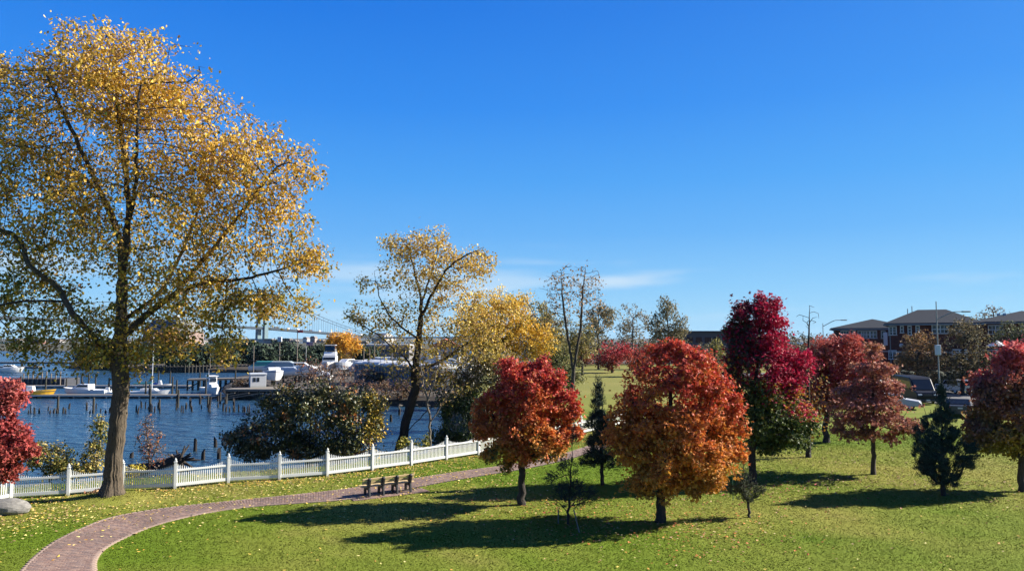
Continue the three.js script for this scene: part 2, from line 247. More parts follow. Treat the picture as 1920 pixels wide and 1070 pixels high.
// ---------------------------------------------------------------- white picket fence
const fencePx = [[-92, 957], [19, 936], [126, 929], [228, 920], [327, 916], [427, 905], [523, 899.5], [613, 892.5], [698, 882], [771, 872.5], [837, 862], [897, 852.5], [951, 842], [1000, 832.5], [1046, 823.5], [1090, 814], [1131, 804.5], [1170, 795], [1206, 786]];
const fencePosts = fencePx.map((p) => G(...p)).filter((p, i, a) => true);
{
  const f = thing('picket_fence', 'white scalloped picket fence running along the bank between lawn and water', 'fence');
  const capG = merge([cyl(0.075, 0.075, 0.03, 12, 0, 1.18, 0), box(0.15, 0.03, 0.15, 0, 1.175, 0), new THREE.SphereGeometry(0.052, 12, 8).translate(0, 1.262, 0), new THREE.ConeGeometry(0.03, 0.07, 10).translate(0, 1.335, 0)]);
  const postG = rbox(0.125, 1.2, 0.125, 0.012, 0, 0.58, 0);
  const N = 23, variants = []; for (let k = 0; k <= N; k++) { const t = (k + 0.5) / (N + 1), h = 0.86 + 0.24 * (2 * t - 1) ** 2; variants.push(extrude([[-0.019, 0.06], [0.019, 0.06], [0.019, h - 0.05], [0, h], [-0.019, h - 0.05]], 0.022)); }
  let pk = 0; const rest = [];
  fencePosts.forEach((p, i) => {
    const nx = fencePosts[Math.min(i + 1, fencePosts.length - 1)], pv = fencePosts[Math.max(i - 1, 0)], turn = Math.atan2(-(nx.z - pv.z), nx.x - pv.x);
    const post = part('post', postG, M.fence, f, p); post.rotation.y = turn; part('post_cap', capG, M.fence, post);
    if (i === fencePosts.length - 1) return;
    const q = fencePosts[i + 1], d = q.clone().sub(p), L = d.length(), ang = Math.atan2(-d.z, d.x), mid = p.clone().add(q).multiplyScalar(0.5);
    for (const [nm, y, h, t] of [['rail', 0.80, 0.085, 0.045], ['rail', 0.17, 0.13, 0.045]]) { const rl = part(nm, box(L - 0.125, h, t), M.fence, f, mid.clone().setY(y)); rl.rotation.y = ang; }
    for (let k = 0; k <= N; k++) {
      const t = 0.0625 / L + (1 - 0.125 / L) * (k + 0.5) / (N + 1), pp = p.clone().lerp(q, t), off = V(-Math.sin(ang), 0, -Math.cos(ang)).multiplyScalar(0.034);   // nailed to the water side
      if (i >= 1 && i <= 11 && pk < 290) { const m = part('picket', variants[k], M.fence, f, pp.add(off)); m.rotation.y = ang; pk++; }
      else { const g = variants[k].clone().rotateY(ang).translate(pp.x + off.x, 0, pp.z + off.z); rest.push(g); }
    }
  });
  part('picket_row', rest, M.fence, f, null, 'stuff');
}
// ---------------------------------------------------------------- bench on the path
{
  const L = benchA.distanceTo(benchB), b = thing('park_bench', 'wooden slatted park bench with four black cast supports, facing the water beside the path', 'bench', benchMid.clone().setY(0.03), Math.atan2(-benchDir.z, benchDir.x));
  // local x along the bench; it faces local -z (the water); back toward +z
  const prof = (pts) => extrude(pts, 0.085, 0.012).rotateY(Math.PI / 2);      // outline (a, y): a grows toward -z after the turn
  const side = [[-0.20, 0], [-0.11, 0], [-0.03, 0.26], [0.26, 0.27], [0.31, 0.02], [0.42, 0.02], [0.40, 0.34], [0.44, 0.39], [-0.02, 0.37], [0.03, 0.44], [0.22, 0.50], [0.21, 0.54], [0.0, 0.70], [-0.08, 0.77], [-0.18, 0.78], [-0.23, 0.72], [-0.14, 0.38]];
  for (let i = 0; i < 4; i++) part('support', prof(side), M.benchBlack, b, V((i / 3 - 0.5) * L, 0, 0));
  const PL = L + 0.5;
  for (let i = 0; i < 4; i++) part('seat_plank', rbox(PL, 0.04, 0.115, 0.01), M.wood, b, V(-0.02, 0.405 - 0.004 * i, -0.04 - 0.13 * i));
  for (let i = 0; i < 2; i++) { const m = part('back_plank', rbox(PL, 0.105, 0.04, 0.01), M.wood, b, V(-0.02, 0.565 + 0.135 * i, -0.02 + 0.04 * i)); m.rotation.x = 0.25; }
}
// ---------------------------------------------------------------- trees
const barkBump = texture(512, (() => { const f = tile((u, v) => 1 - Math.abs(noise.noise(u * 13, v * 3.2 + 2 * noise.noise(u * 5, v * 3, 4), 7)) * 2.2), h = tile((u, v) => fbm(u * 40, v * 22, 3, 3)); return (u, v) => { const k = 0.35 + 0.55 * f(u, v) + 0.3 * h(u, v); return [k, k, k]; }; })(), null, false);
const barkMap = texture(512, (() => { const f = tile((u, v) => 1 - Math.abs(noise.noise(u * 13, v * 3.2 + 2 * noise.noise(u * 5, v * 3, 4), 7)) * 2.2), h = tile((u, v) => fbm(u * 30, v * 16, 9, 3)); return (u, v) => { const k = 0.62 + 0.26 * f(u, v) + 0.35 * h(u, v); return [k, k, k * 0.97]; }; })());
const bark = (c) => std(c, 0.95, { map: barkMap, bumpMap: barkBump, bumpScale: 0.02 });
const BARK = { grey: bark([0.125, 0.094, 0.064]), dark: bark([0.055, 0.042, 0.034]), mid: bark([0.10, 0.078, 0.058]), pale: bark([0.26, 0.22, 0.18]) };
function leafGeo(shape) {
  const S = { leaf: [[0, 0, 0], [-0.36, 0.38, 0.07], [0, 0.45, -0.02], [0.36, 0.38, 0.07], [-0.24, 0.74, 0.03], [0.24, 0.74, 0.03], [0, 1.02, -0.1]] }, T = [[0, 2, 1], [0, 3, 2], [1, 2, 4], [3, 5, 2], [2, 6, 4], [2, 5, 6]];
  const pos = [];
  if (shape === 'leaf') for (const t of T) for (const k of t) pos.push(...S.leaf[k]);
  else if (shape === 'maple') { const o = [0, 0.3, 0.02]; const rim = []; for (let k = 0; k < 11; k++) { const a = -Math.PI / 2 + (k / 11) * Math.PI * 2 + 0.28, rr = k % 2 ? 0.26 : 0.56; rim.push([Math.cos(a) * rr, 0.42 + Math.sin(a) * rr, 0.09 * Math.cos(a * 2 + 1)]); } for (let k = 0; k < 11; k++) { pos.push(...o, ...rim[k], ...rim[(k + 1) % 11]); } }
  else if (shape === 'spray') { for (let k = 0; k < 7; k++) { const a = k * 2.4, t = 0.1 + 0.11 * k, s = 0.34 * (1 - t * 0.6), dx = Math.cos(a), dz = Math.sin(a); pos.push(0, t, 0, dx * s - dz * 0.07, t + 0.26, dz * s + dx * 0.07, dx * s + dz * 0.07, t + 0.2, dz * s - dx * 0.07); } pos.push(-0.06, 0.2, 0, 0.06, 0.2, 0, 0, 1.05, 0); }
  const g = new THREE.BufferGeometry(); g.setAttribute('position', new THREE.Float32BufferAttribute(pos, 3)); g.computeVertexNormals(); return g;
}
const LEAF = { leaf: leafGeo('leaf'), maple: leafGeo('maple'), spray: leafGeo('spray') };
const leafMat = new THREE.MeshPhysicalMaterial({ color: 0xffffff, roughness: 0.8, transmission: 0.34, thickness: 0, side: THREE.DoubleSide, specularIntensity: 0.35, clearcoat: 0.12, clearcoatRoughness: 0.35 });
const waxMat = new THREE.MeshStandardMaterial({ color: 0xffffff, roughness: 0.42, side: THREE.DoubleSide });
const needleMat = new THREE.MeshStandardMaterial({ color: 0xffffff, roughness: 0.85, side: THREE.DoubleSide });

function wood(nodes, order, radii, opt) {   // tubes along the chains of the branch graph; returns [thick, thin] geometries
  const out = [{ p: [], u: [], i: [], n: 0 }, { p: [], u: [], i: [], n: 0 }], kids = nodes.map(() => []);
  nodes.forEach((n, i) => { if (n.parent >= 0) kids[n.parent].push(i); });
  const stack = [[0, -1]];
  while (stack.length) {
    const [start, from] = stack.pop(), chain = from >= 0 ? [from, start] : [start]; let c = start;
    while (kids[c].length) { let best = kids[c][0]; for (const k of kids[c]) if (radii[k] > radii[best]) best = k; for (const k of kids[c]) if (k !== best) stack.push([k, c]); chain.push(best); c = best; }
    if (chain.length < 2) continue;
    const rMax = from >= 0 ? radii[chain[1]] : radii[chain[0]], sides = rMax > 0.25 ? 72 : rMax > 0.09 ? 14 : rMax > 0.035 ? 8 : rMax > 0.014 ? 5 : 3, o = out[rMax > opt.thick ? 0 : 1];
    let ref = V(1, 0.02, 0.03), s = 0;
    chain.forEach((id, k) => {
      const p = nodes[id].p, a = nodes[chain[Math.max(0, k - 1)]].p, b = nodes[chain[Math.min(chain.length - 1, k + 1)]].p, t = b.clone().sub(a).normalize();
      ref.addScaledVector(t, -ref.dot(t)); if (ref.lengthSq() < 1e-4) ref.set(t.y, t.z, -t.x); ref.normalize(); const bi = t.clone().cross(ref);
      let r = Math.min(radii[id], rMax); if (k === 0 && from >= 0) r = rMax; if (k === chain.length - 1) r *= 0.5; if (k) s += p.distanceTo(a);
      for (let q = 0; q <= sides; q++) {
        const th = (q % sides) / sides * Math.PI * 2, cx = Math.cos(th), cz = Math.sin(th); let rr = r;
        if (sides >= 40) { rr *= 1 + 0.075 * (1 - Math.abs(noise.noise(cx * 5.2, cz * 5.2 + 9, p.y * 0.55)) * 3.2) + 0.05 * noise.noise(cx * 1.3, cz * 1.3, p.y * 0.5); }
        if (opt.flare && p.y < 1.6) rr *= 1 + opt.flare * Math.exp(-p.y * 2.4) * (0.75 + 0.6 * Math.abs(Math.cos(th * 2.5 + 0.7)));
        o.p.push(p.x + (ref.x * cx + bi.x * cz) * rr, p.y + (ref.y * cx + bi.y * cz) * rr, p.z + (ref.z * cx + bi.z * cz) * rr); o.u.push(q / sides * Math.max(1, Math.round(rMax * 6.28 / 0.9)), s / 1.3);
        if (k && q < sides) { const A0 = o.n + k * (sides + 1) + q, B0 = A0 - sides - 1; o.i.push(B0, B0 + 1, A0, B0 + 1, A0 + 1, A0); }
      }
    });
    o.n += chain.length * (sides + 1);
  }
  return out.map((o) => { if (!o.n) return null; const g = new THREE.BufferGeometry(); g.setAttribute('position', new THREE.Float32BufferAttribute(o.p, 3)); g.setAttribute('uv', new THREE.Float32BufferAttribute(o.u, 2)); g.setIndex(o.i); g.computeVertexNormals(); return g; });
}
let leafTotal = 0;
/* o: base [px,py] | pos, d (metres ahead), skel: polylines [[px,py,dz]...] (first = trunk), env: [[px,py,rx,ry,depth factor,attractors,dz,shell]], step, kill, r (base radius), leaf */
function tree(o) {
  const r = rngOf(o.seed), d = o.d ?? -G(...o.base).z, base = o.pos ?? (o.gy === undefined ? G(...o.base) : A(o.base[0], o.base[1], d).setY(o.gy)), S = d / F;
  const loc = (px, py, dz = 0) => A(px, py, d).sub(base).add(V(0, 0, dz));
  const nodes = [], step = o.step;
  const add = (p, parent) => { nodes.push({ p, parent }); return nodes.length - 1; };
  add(V(0, -0.15, 0), -1);
  (o.skel ?? []).forEach((pl, k) => {
    const pts = pl.map((q) => loc(q[0], q[1], q[2] ?? 0)); let parent = 0;
    if (k === 0) pts.unshift(nodes[0].p.clone()); else { let best = 1e9; nodes.forEach((n, i) => { const e = n.p.distanceTo(pts[0]); if (e < best) { best = e; parent = i; } }); pts[0] = nodes[parent].p.clone(); }
    const cv = new THREE.CatmullRomCurve3(pts, false, 'centripetal'), n = Math.max(2, Math.round(cv.getLength() / step)), tot = cv.getPoints(n);
    const w = (o.wiggle ?? 0.25) * step;
    for (let i = 1; i <= n; i++) { const q = tot[i].clone(); if (i < n && i > 1) q.add(V(gauss(r) * w, gauss(r) * w * 0.4, gauss(r) * w)); parent = add(q, parent); }
  });
  const att = [], gap = o.gap ?? -0.35, gs = o.gapScale ?? 0.9;
  let lo = 1e9, hi = -1e9, mx = 0, cx0 = 0, cnt = 0;
  const envs = [];
  for (const e of o.env) {   // a big lobe carries smaller ones that bulge out of it
    if (!o.lobes || e[5] < 150) { envs.push(e); continue; }
    const [px, py, rx, ry, df, n, dz = 0, sh = 0] = e; envs.push([px, py, rx * 0.86, ry * 0.86, df, n * 0.7, dz, sh]);
    for (let k = 0; k < o.lobes; k++) { const a = r() * 6.283, b = gauss(r) * 0.7, q = 0.17 + r() * 0.2, ca = Math.cos(b); envs.push([px + Math.cos(a) * ca * rx * 0.86, py + Math.sin(a) * ca * ry * 0.86, rx * q, ry * q * 0.8, 1, n * 0.5 / o.lobes, dz + Math.sin(b) * rx * S * 0.8, 0]); }
  }
  for (const [px, py, rx, ry, df, n, dz = 0, shell = 0] of envs) {
    const c = loc(px, py, dz); let made = 0, tries = 0;
    while (made < n && tries++ < n * 20) {
      let x = gauss(r), y = gauss(r), z = gauss(r); const l = Math.hypot(x, y, z) || 1, t = shell ? Math.cbrt(shell ** 3 + (1 - shell ** 3) * r()) : Math.cbrt(r()); const tt = r() < 0.08 ? t * (1 + 0.25 * r()) : t; x *= tt / l; y *= tt / l; z *= tt / l;
      const p = V(c.x + x * rx * S, c.y + y * ry * S, c.z + z * rx * S * df);
      const lump = 1 + (o.lump ?? 0.42) * noise.noise(x * 2.6 + o.seed, y * 2.6, z * 2.6 + px * 0.07); p.sub(c).multiplyScalar(lump).add(c);
      const nz = noise.noise(p.x * gs + o.seed, p.y * gs, p.z * gs);
      if (nz < gap + (t > 0.8 ? (t - 0.8) * 1.5 : 0)) continue;
      if (p.y < 0.25) continue;
      att.push({ p, best: 0, dist: 1e9, done: false }); made++;
      lo = Math.min(lo, p.y); hi = Math.max(hi, p.y); cx0 += p.x; cnt++;
    }
  }
  cx0 /= Math.max(1, cnt); for (const a of att) mx = Math.max(mx, Math.abs(a.p.x - cx0));
  let alive = att.slice(), fresh = 0; const kill = o.kill ?? step * 1.6, lift = o.lift ?? 0.12, skip = o.skelMin ?? 1;
  for (let it = 0; it < 400 && alive.length; it++) {
    for (let i = fresh; i < nodes.length; i++) { if (i < skip && it === 0 && false) continue; const q = nodes[i].p; for (const a of alive) { const e = (q.x - a.p.x) ** 2 + (q.y - a.p.y) ** 2 + (q.z - a.p.z) ** 2 + (i < (o.bareNodes ?? 0) ? 1e4 : 0); if (e < a.dist) { a.dist = e; a.best = i; } } }
    fresh = nodes.length; alive = alive.filter((a) => a.dist > kill * kill);
    const pull = new Map();
    for (const a of alive) { const q = nodes[a.best].p, v = a.p.clone().sub(q).normalize(), e = pull.get(a.best); if (e) e.add(v); else pull.set(a.best, v); }
    let grew = 0;
    for (const [id, v] of pull) { if (v.lengthSq() < 1e-6) continue; v.normalize(); v.x += gauss(r) * 0.18; v.y += lift + gauss(r) * 0.18; v.z += gauss(r) * 0.18; v.normalize(); const p = nodes[id].p.clone().addScaledVector(v, step); let dup = false; for (let k = Math.max(0, nodes.length - 40); k < nodes.length; k++) if (nodes[k].p.distanceToSquared(p) < (step * 0.25) ** 2) { dup = true; break; } if (dup) continue; add(p, id); grew++; }
    if (!grew || nodes.length > (o.maxNodes ?? 30000)) break;
  }
  // pipe model
  const wgt = nodes.map(() => 0), ex = o.pipe ?? 1.95; for (let i = nodes.length - 1; i > 0; i--) { if (!wgt[i]) wgt[i] = 1; wgt[nodes[i].parent] += wgt[i]; }
  const tip = o.tip ?? 0.006, radii = wgt.map((w) => tip + (o.r - tip) * Math.pow(w / wgt[0], 1 / ex)); radii[0] = o.r * 1.02;
  const t = thing(o.name, o.label, o.category ?? 'tree', base, 0, o.group);
  const [thick, thin] = wood(nodes, null, radii, { thick: o.thick ?? o.r * 0.2, flare: o.flare ?? 0.35 });
  if (thick) part('trunk', thick, o.bark ?? BARK.mid, t); if (thin) part('branches', thin, o.twig ?? o.bark ?? BARK.mid, t);
  // leaves round the ends of the twigs
  const L = o.leaf; if (!L) return t;
  const place = [], hasKid = new Uint8Array(nodes.length); nodes.forEach((n) => { if (n.parent >= 0) hasKid[n.parent] = 1; });
  for (const a of att) { const q = nodes[a.best].p, c = q.clone().lerp(a.p, 0.6), k = L.n * (0.5 + r()); for (let i = 0; i < k; i++) { const f = L.spread * (r() < 0.08 ? 1.8 : 1); place.push(c.x + gauss(r) * f, c.y + gauss(r) * f * (L.flat ?? 0.85), c.z + gauss(r) * f); } }
  const n = place.length / 3, im = new THREE.InstancedMesh(LEAF[L.shape ?? 'leaf'], L.mat ?? leafMat, n), m4 = new THREE.Matrix4(), q4 = new THREE.Quaternion(), eu = new THREE.Euler(), col = new THREE.Color(); let used = 0;
  const crownC = V(cx0, (lo + hi) / 2, 0);
  for (let i = 0; i < n; i++) {
    const p = V(place[i * 3], place[i * 3 + 1], place[i * 3 + 2]); if (p.y < 0.06) continue;
    const u = (p.x - cx0) / (mx || 1), v = clamp((p.y - lo) / (hi - lo)), nz = fbm(p.x * 0.8 + 5, p.y * 0.8, p.z * 0.8 + o.seed, 2) * 2;
    const s = L.size * (0.65 + 0.7 * r());
    if (L.out) { const dir = p.clone().sub(crownC.clone().setY(Math.min(p.y - 0.3, crownC.y))).normalize(); dir.y += L.out; dir.x += gauss(r) * 0.5; dir.z += gauss(r) * 0.5; q4.setFromUnitVectors(V(0, 1, 0), dir.normalize()); }
    else { eu.set(Math.PI * (0.75 + 0.55 * gauss(r)), r() * 6.283, gauss(r) * 0.9, 'YXZ'); q4.setFromEuler(eu); }
    im.setMatrixAt(used, m4.compose(p, q4, V(s, s, s)));
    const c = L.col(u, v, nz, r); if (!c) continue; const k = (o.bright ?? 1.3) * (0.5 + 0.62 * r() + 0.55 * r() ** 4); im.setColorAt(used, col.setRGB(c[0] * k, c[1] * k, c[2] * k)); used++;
  }
  im.count = used; leafTotal += used; im.name = 'crown'; im.userData.kind = 'stuff'; im.castShadow = im.receiveShadow = true; t.add(im);
  return t;
}
const pick = (r, list) => list[Math.floor(r() * list.length)];
const ramp = (t, ...st) => { t = clamp(t) * (st.length - 1); const i = Math.min(st.length - 2, Math.floor(t)); return mixc(st[i], st[i + 1], t - i); };
// base colours of leaves
const C = { gold: [0.48, 0.29, 0.034], yellow: [0.55, 0.37, 0.065], ochre: [0.36, 0.18, 0.022], olive: [0.13, 0.12, 0.02], green: [0.055, 0.085, 0.018], deep: [0.022, 0.04, 0.013], crimson: [0.30, 0.010, 0.035], red: [0.36, 0.025, 0.022], scarlet: [0.45, 0.05, 0.025], orange: [0.42, 0.115, 0.02], rust: [0.24, 0.065, 0.02], brown: [0.15, 0.062, 0.028], maroon: [0.13, 0.022, 0.02], tan: [0.32, 0.2, 0.09], pink: [0.5, 0.09, 0.085] };

// --- the big yellow cottonwood by the fence
tree({
  name: 'cottonwood_tree', label: 'tallest tree, huge golden cottonwood with a thick furrowed trunk standing at the white fence', seed: 11, base: [209, 919], d: 31.6, gy: 0.2, step: 0.3, kill: 0.33, r: 0.315, tip: 0.007, pipe: 1.8, bark: BARK.grey, twig: BARK.dark, flare: 0.5, thick: 0.12, lift: 0.1, bright: 1.3, wiggle: 0.12,
  skel: [[[213, 860], [222, 780], [226, 720], [222, 665], [226, 600], [229, 520], [240, 420], [236, 330], [222, 220], [215, 110]],
    [[222, 672, 0], [188, 632, 0.5], [160, 586, 1], [128, 540, 0.8], [98, 506, 1.5], [66, 452, 1.2], [22, 432, 1.6], [-20, 392, 1]], [[228, 530], [200, 440, -1], [150, 360, -2], [70, 290, -2.5], [-20, 260, -3]],
    [[224, 640], [262, 590, -0.5], [305, 545, -1.2], [345, 490, -1.5], [395, 430, -1.5], [455, 365, -1], [500, 320, -0.6]], [[226, 610], [270, 540, -1.5], [300, 440, -2.5], [340, 330, -2.5], [372, 240, -2]],
    [[236, 440], [275, 360, 1], [300, 270, 2], [306, 190, 2]], [[305, 545, -1.2], [380, 528, -0.4], [460, 524, 0.3], [540, 505, 0.5]], [[200, 440, -1], [160, 300, 0], [110, 150, 1]], [[150, 565, 1], [90, 570, 2], [20, 590, 2]]],
  env: [[30, 200, 110, 110, 0.8, 194], [300, 200, 110, 90, 0.9, 161], [420, 260, 80, 60, 0.9, 64], [215, 150, 140, 104, 0.9, 682, 0, 0.3], [120, 230, 172, 135, 0.9, 630, 0, 0.3], [330, 260, 135, 130, 0.9, 617, 0, 0.3], [60, 400, 135, 135, 0.8, 790, 0, 0.4], [470, 330, 120, 94, 0.9, 546, 0, 0.3], [250, 420, 177, 125, 0.9, 873, 0, 0.4], [440, 440, 94, 83, 0.9, 244, 0, 0.3], [350, 560, 120, 62, 0.9, 453, 0, 0.3], [60, 560, 94, 73, 0.8, 317, 0, 0.3], [210, 620, 99, 62, 0.8, 301, 0, 0.4], [575, 495, 54, 42, 1, 122], [540, 570, 62, 37, 1, 88], [420, 630, 37, 54, 1, 97], [75, 655, 37, 47, 1, 81], [165, 660, 73, 37, 1, 105], [250, 690, 35, 27, 1, 37], [-70, 330, 94, 208, 0.9, 391, 0, 0.3], [330, 640, 52, 35, 1, 81], [30, 640, 42, 27, 1, 36], [570, 320, 31, 46, 1, 40], [490, 575, 62, 34, 1, 114], [530, 440, 70, 60, 1, 96, 0, 0.3], [190, 75, 83, 35, 1, 64], [60, 130, 62, 31, 1, 43]],
  gap: -0.36, gapScale: 0.62, lump: 0.2,
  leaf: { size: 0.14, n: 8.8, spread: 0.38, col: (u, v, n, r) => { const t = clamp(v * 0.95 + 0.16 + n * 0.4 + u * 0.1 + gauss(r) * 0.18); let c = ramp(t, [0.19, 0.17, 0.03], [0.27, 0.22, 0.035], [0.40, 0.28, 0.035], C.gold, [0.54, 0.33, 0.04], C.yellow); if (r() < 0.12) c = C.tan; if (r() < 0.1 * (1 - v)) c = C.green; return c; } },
});
// --- second yellow tree, on the bank
tree({
  name: 'cottonwood_tree', label: 'thin-leaved yellow tree with a leaning forked dark trunk rising from the bank behind the fence', seed: 23, base: [748, 838], d: 47, gy: -0.6, step: 0.38, kill: 0.42, r: 0.27, pipe: 1.5, bark: BARK.dark, thick: 0.06, lift: 0.08, wiggle: 0.15,
  skel: [[[756, 815], [766, 770], [777, 735], [779, 690], [785, 640], [789, 600], [788, 560], [776, 500], [762, 450]], [[758, 812], [785, 785, 0.5], [815, 758, 1.2], [840, 730, 1.5]], [[779, 700], [760, 668, 1], [725, 635, 1.5], [690, 612, 1.5], [650, 588, 1]], [[776, 745], [750, 722, -1], [715, 700, -1.5], [675, 706, -1.5]], [[789, 600], [815, 550, 1], [850, 500, 1.5], [905, 470, 1.5]], [[788, 565], [805, 510, -1], [820, 450, -1]], [[779, 700], [820, 680, -1], [870, 645, -1.5], [920, 610, -2], [980, 585, -2]], [[785, 640], [750, 610, 0.5], [720, 570, 0.5], [705, 520, 0.5]]],
  env: [[760, 458, 50, 30, 1, 62], [822, 462, 45, 38, 1, 75], [890, 495, 48, 34, 1, 70], [770, 510, 62, 40, 1, 75], [850, 520, 70, 45, 1, 105], [790, 570, 60, 45, 1, 62], [700, 590, 58, 30, 1, 48], [735, 640, 70, 40, 1, 60], [860, 600, 80, 50, 1, 90], [930, 600, 60, 45, 1, 50], [820, 660, 60, 45, 1, 70], [905, 660, 60, 40, 1, 60], [690, 530, 22, 20, 1, 12], [665, 600, 24, 18, 1, 14], [740, 690, 60, 30, 1, 30], [840, 720, 50, 30, 1, 30]],
  gap: -0.3, gapScale: 0.55, lump: 0.25,
  leaf: { size: 0.155, n: 15, spread: 0.38, col: (u, v, n, r) => { let c = ramp(clamp(v * 0.9 + 0.15 + n * 0.45 + gauss(r) * 0.2), [0.16, 0.14, 0.03], [0.36, 0.27, 0.05], C.yellow, [0.5, 0.36, 0.09]); if (r() < 0.15) c = C.tan; return c; } },
});
// --- golden willow-like tree behind it
tree({
  name: 'golden_tree', label: 'broad golden yellow tree right behind the forked yellow tree', seed: 31, base: [935, 748], d: 72, gy: -0.1, step: 0.5, kill: 0.55, r: 0.32, bark: BARK.mid,
  skel: [[[935, 715], [930, 670], [935, 620], [945, 580]], [[930, 680], [900, 640, 1], [880, 600, 1]], [[932, 650], [965, 620, 1], [1000, 590, 1]]],
  env: [[935, 595, 80, 52, 1, 330, 0, 0.3], [895, 625, 60, 40, 1, 130], [985, 625, 55, 45, 1, 150], [955, 560, 50, 28, 1, 80], [1010, 640, 36, 40, 1, 70], [920, 660, 80, 34, 1, 110]], gap: -0.25, gapScale: 0.5,
  leaf: { size: 0.2, n: 17, spread: 0.5, col: (u, v, n, r) => { let c = ramp(clamp(v * 0.9 + n * 0.4 + 0.15 + gauss(r) * 0.15), [0.15, 0.12, 0.03], [0.42, 0.27, 0.03], [0.58, 0.36, 0.03], [0.55, 0.4, 0.08]); return c; } },
});
// --- bare trees
tree({ name: 'bare_tree', label: 'tall leafless tree with two upright grey stems behind the left red maple', seed: 41, base: [1072, 762], d: 66, gy: 0, step: 0.34, kill: 0.34, r: 0.17, tip: 0.009, pipe: 1.6, bark: BARK.mid, lift: 0.35, thick: 0.05, wiggle: 0.1,
  skel: [[[1073, 725], [1078, 680], [1088, 620], [1092, 560], [1098, 505]], [[1075, 700], [1066, 640], [1056, 570], [1052, 510]], [[1078, 690], [1105, 655], [1130, 640]]],
  env: [[1055, 560, 42, 60, 1, 230], [1095, 555, 42, 58, 1, 240], [1075, 530, 55, 38, 1, 240], [1115, 580, 30, 45, 1, 130], [1035, 590, 25, 35, 1, 100]], gap: -0.5, leaf: { size: 0.2, n: 0.35, spread: 0.2, col: () => C.tan } });

// --- the maples on the lawn
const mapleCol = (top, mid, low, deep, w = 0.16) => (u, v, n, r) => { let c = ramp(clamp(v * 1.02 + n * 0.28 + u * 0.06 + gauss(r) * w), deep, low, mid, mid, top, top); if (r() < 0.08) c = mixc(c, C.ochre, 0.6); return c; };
tree({ name: 'maple_tree', label: 'red-topped maple turning orange, round crown on a short trunk just right of the path bench', seed: 51, lobes: 11, lump: 0.25, bright: 1.8, base: [978, 946], step: 0.2, kill: 0.24, r: 0.13, bark: BARK.dark, lift: 0.05,
  skel: [[[978, 905], [979, 870], [981, 830], [986, 780], [988, 730]], [[978, 878], [1000, 850, 0.3], [1030, 815, 0.5]], [[979, 868], [950, 830, -0.3], [930, 790, -0.4]]],
  env: [[988, 752, 84, 80, 1, 760, 0, 0.5], [985, 800, 92, 54, 1, 420, 0, 0.5], [955, 845, 60, 28, 1, 130], [1030, 832, 48, 34, 1, 120], [942, 874, 18, 11, 1, 16], [1008, 686, 26, 20, 1, 44], [962, 696, 22, 20, 1, 40], [1068, 770, 24, 42, 1, 70], [902, 795, 22, 42, 1, 64], [985, 672, 12, 10, 1, 10], [1082, 812, 14, 18, 1, 22]],
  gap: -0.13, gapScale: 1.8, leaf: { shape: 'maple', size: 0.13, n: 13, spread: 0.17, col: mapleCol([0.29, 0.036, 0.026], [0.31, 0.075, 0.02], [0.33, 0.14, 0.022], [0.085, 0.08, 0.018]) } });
tree({ name: 'maple_tree', label: 'largest orange-red maple, wide round crown in the middle of the lawn', seed: 61, lobes: 12, lump: 0.22, bright: 1.65, base: [1238, 978], step: 0.2, kill: 0.24, r: 0.15, bark: BARK.dark, lift: 0.05,
  skel: [[[1238, 945], [1240, 905], [1245, 850], [1255, 780], [1262, 710]], [[1239, 915], [1280, 860, 0.4], [1320, 800, 0.6]], [[1240, 900], [1205, 850, -0.4], [1180, 780, -0.5]]],
  env: [[1262, 762, 116, 112, 1, 1250, 0, 0.5], [1262, 840, 122, 76, 1, 600, 0, 0.5], [1358, 800, 42, 76, 1, 170], [1168, 805, 36, 70, 1, 120], [1318, 892, 46, 40, 1, 150], [1225, 905, 52, 34, 1, 120], [1244, 658, 34, 20, 1, 56], [1292, 664, 30, 20, 1, 46], [1264, 642, 14, 10, 1, 14], [1380, 765, 16, 30, 1, 34], [1388, 845, 12, 20, 1, 20], [1300, 925, 20, 12, 1, 20]],
  gap: -0.13, gapScale: 1.7, leaf: { shape: 'maple', size: 0.13, n: 13, spread: 0.18, col: mapleCol([0.34, 0.05, 0.028], [0.36, 0.11, 0.022], [0.40, 0.17, 0.026], [0.29, 0.155, 0.026]) } });
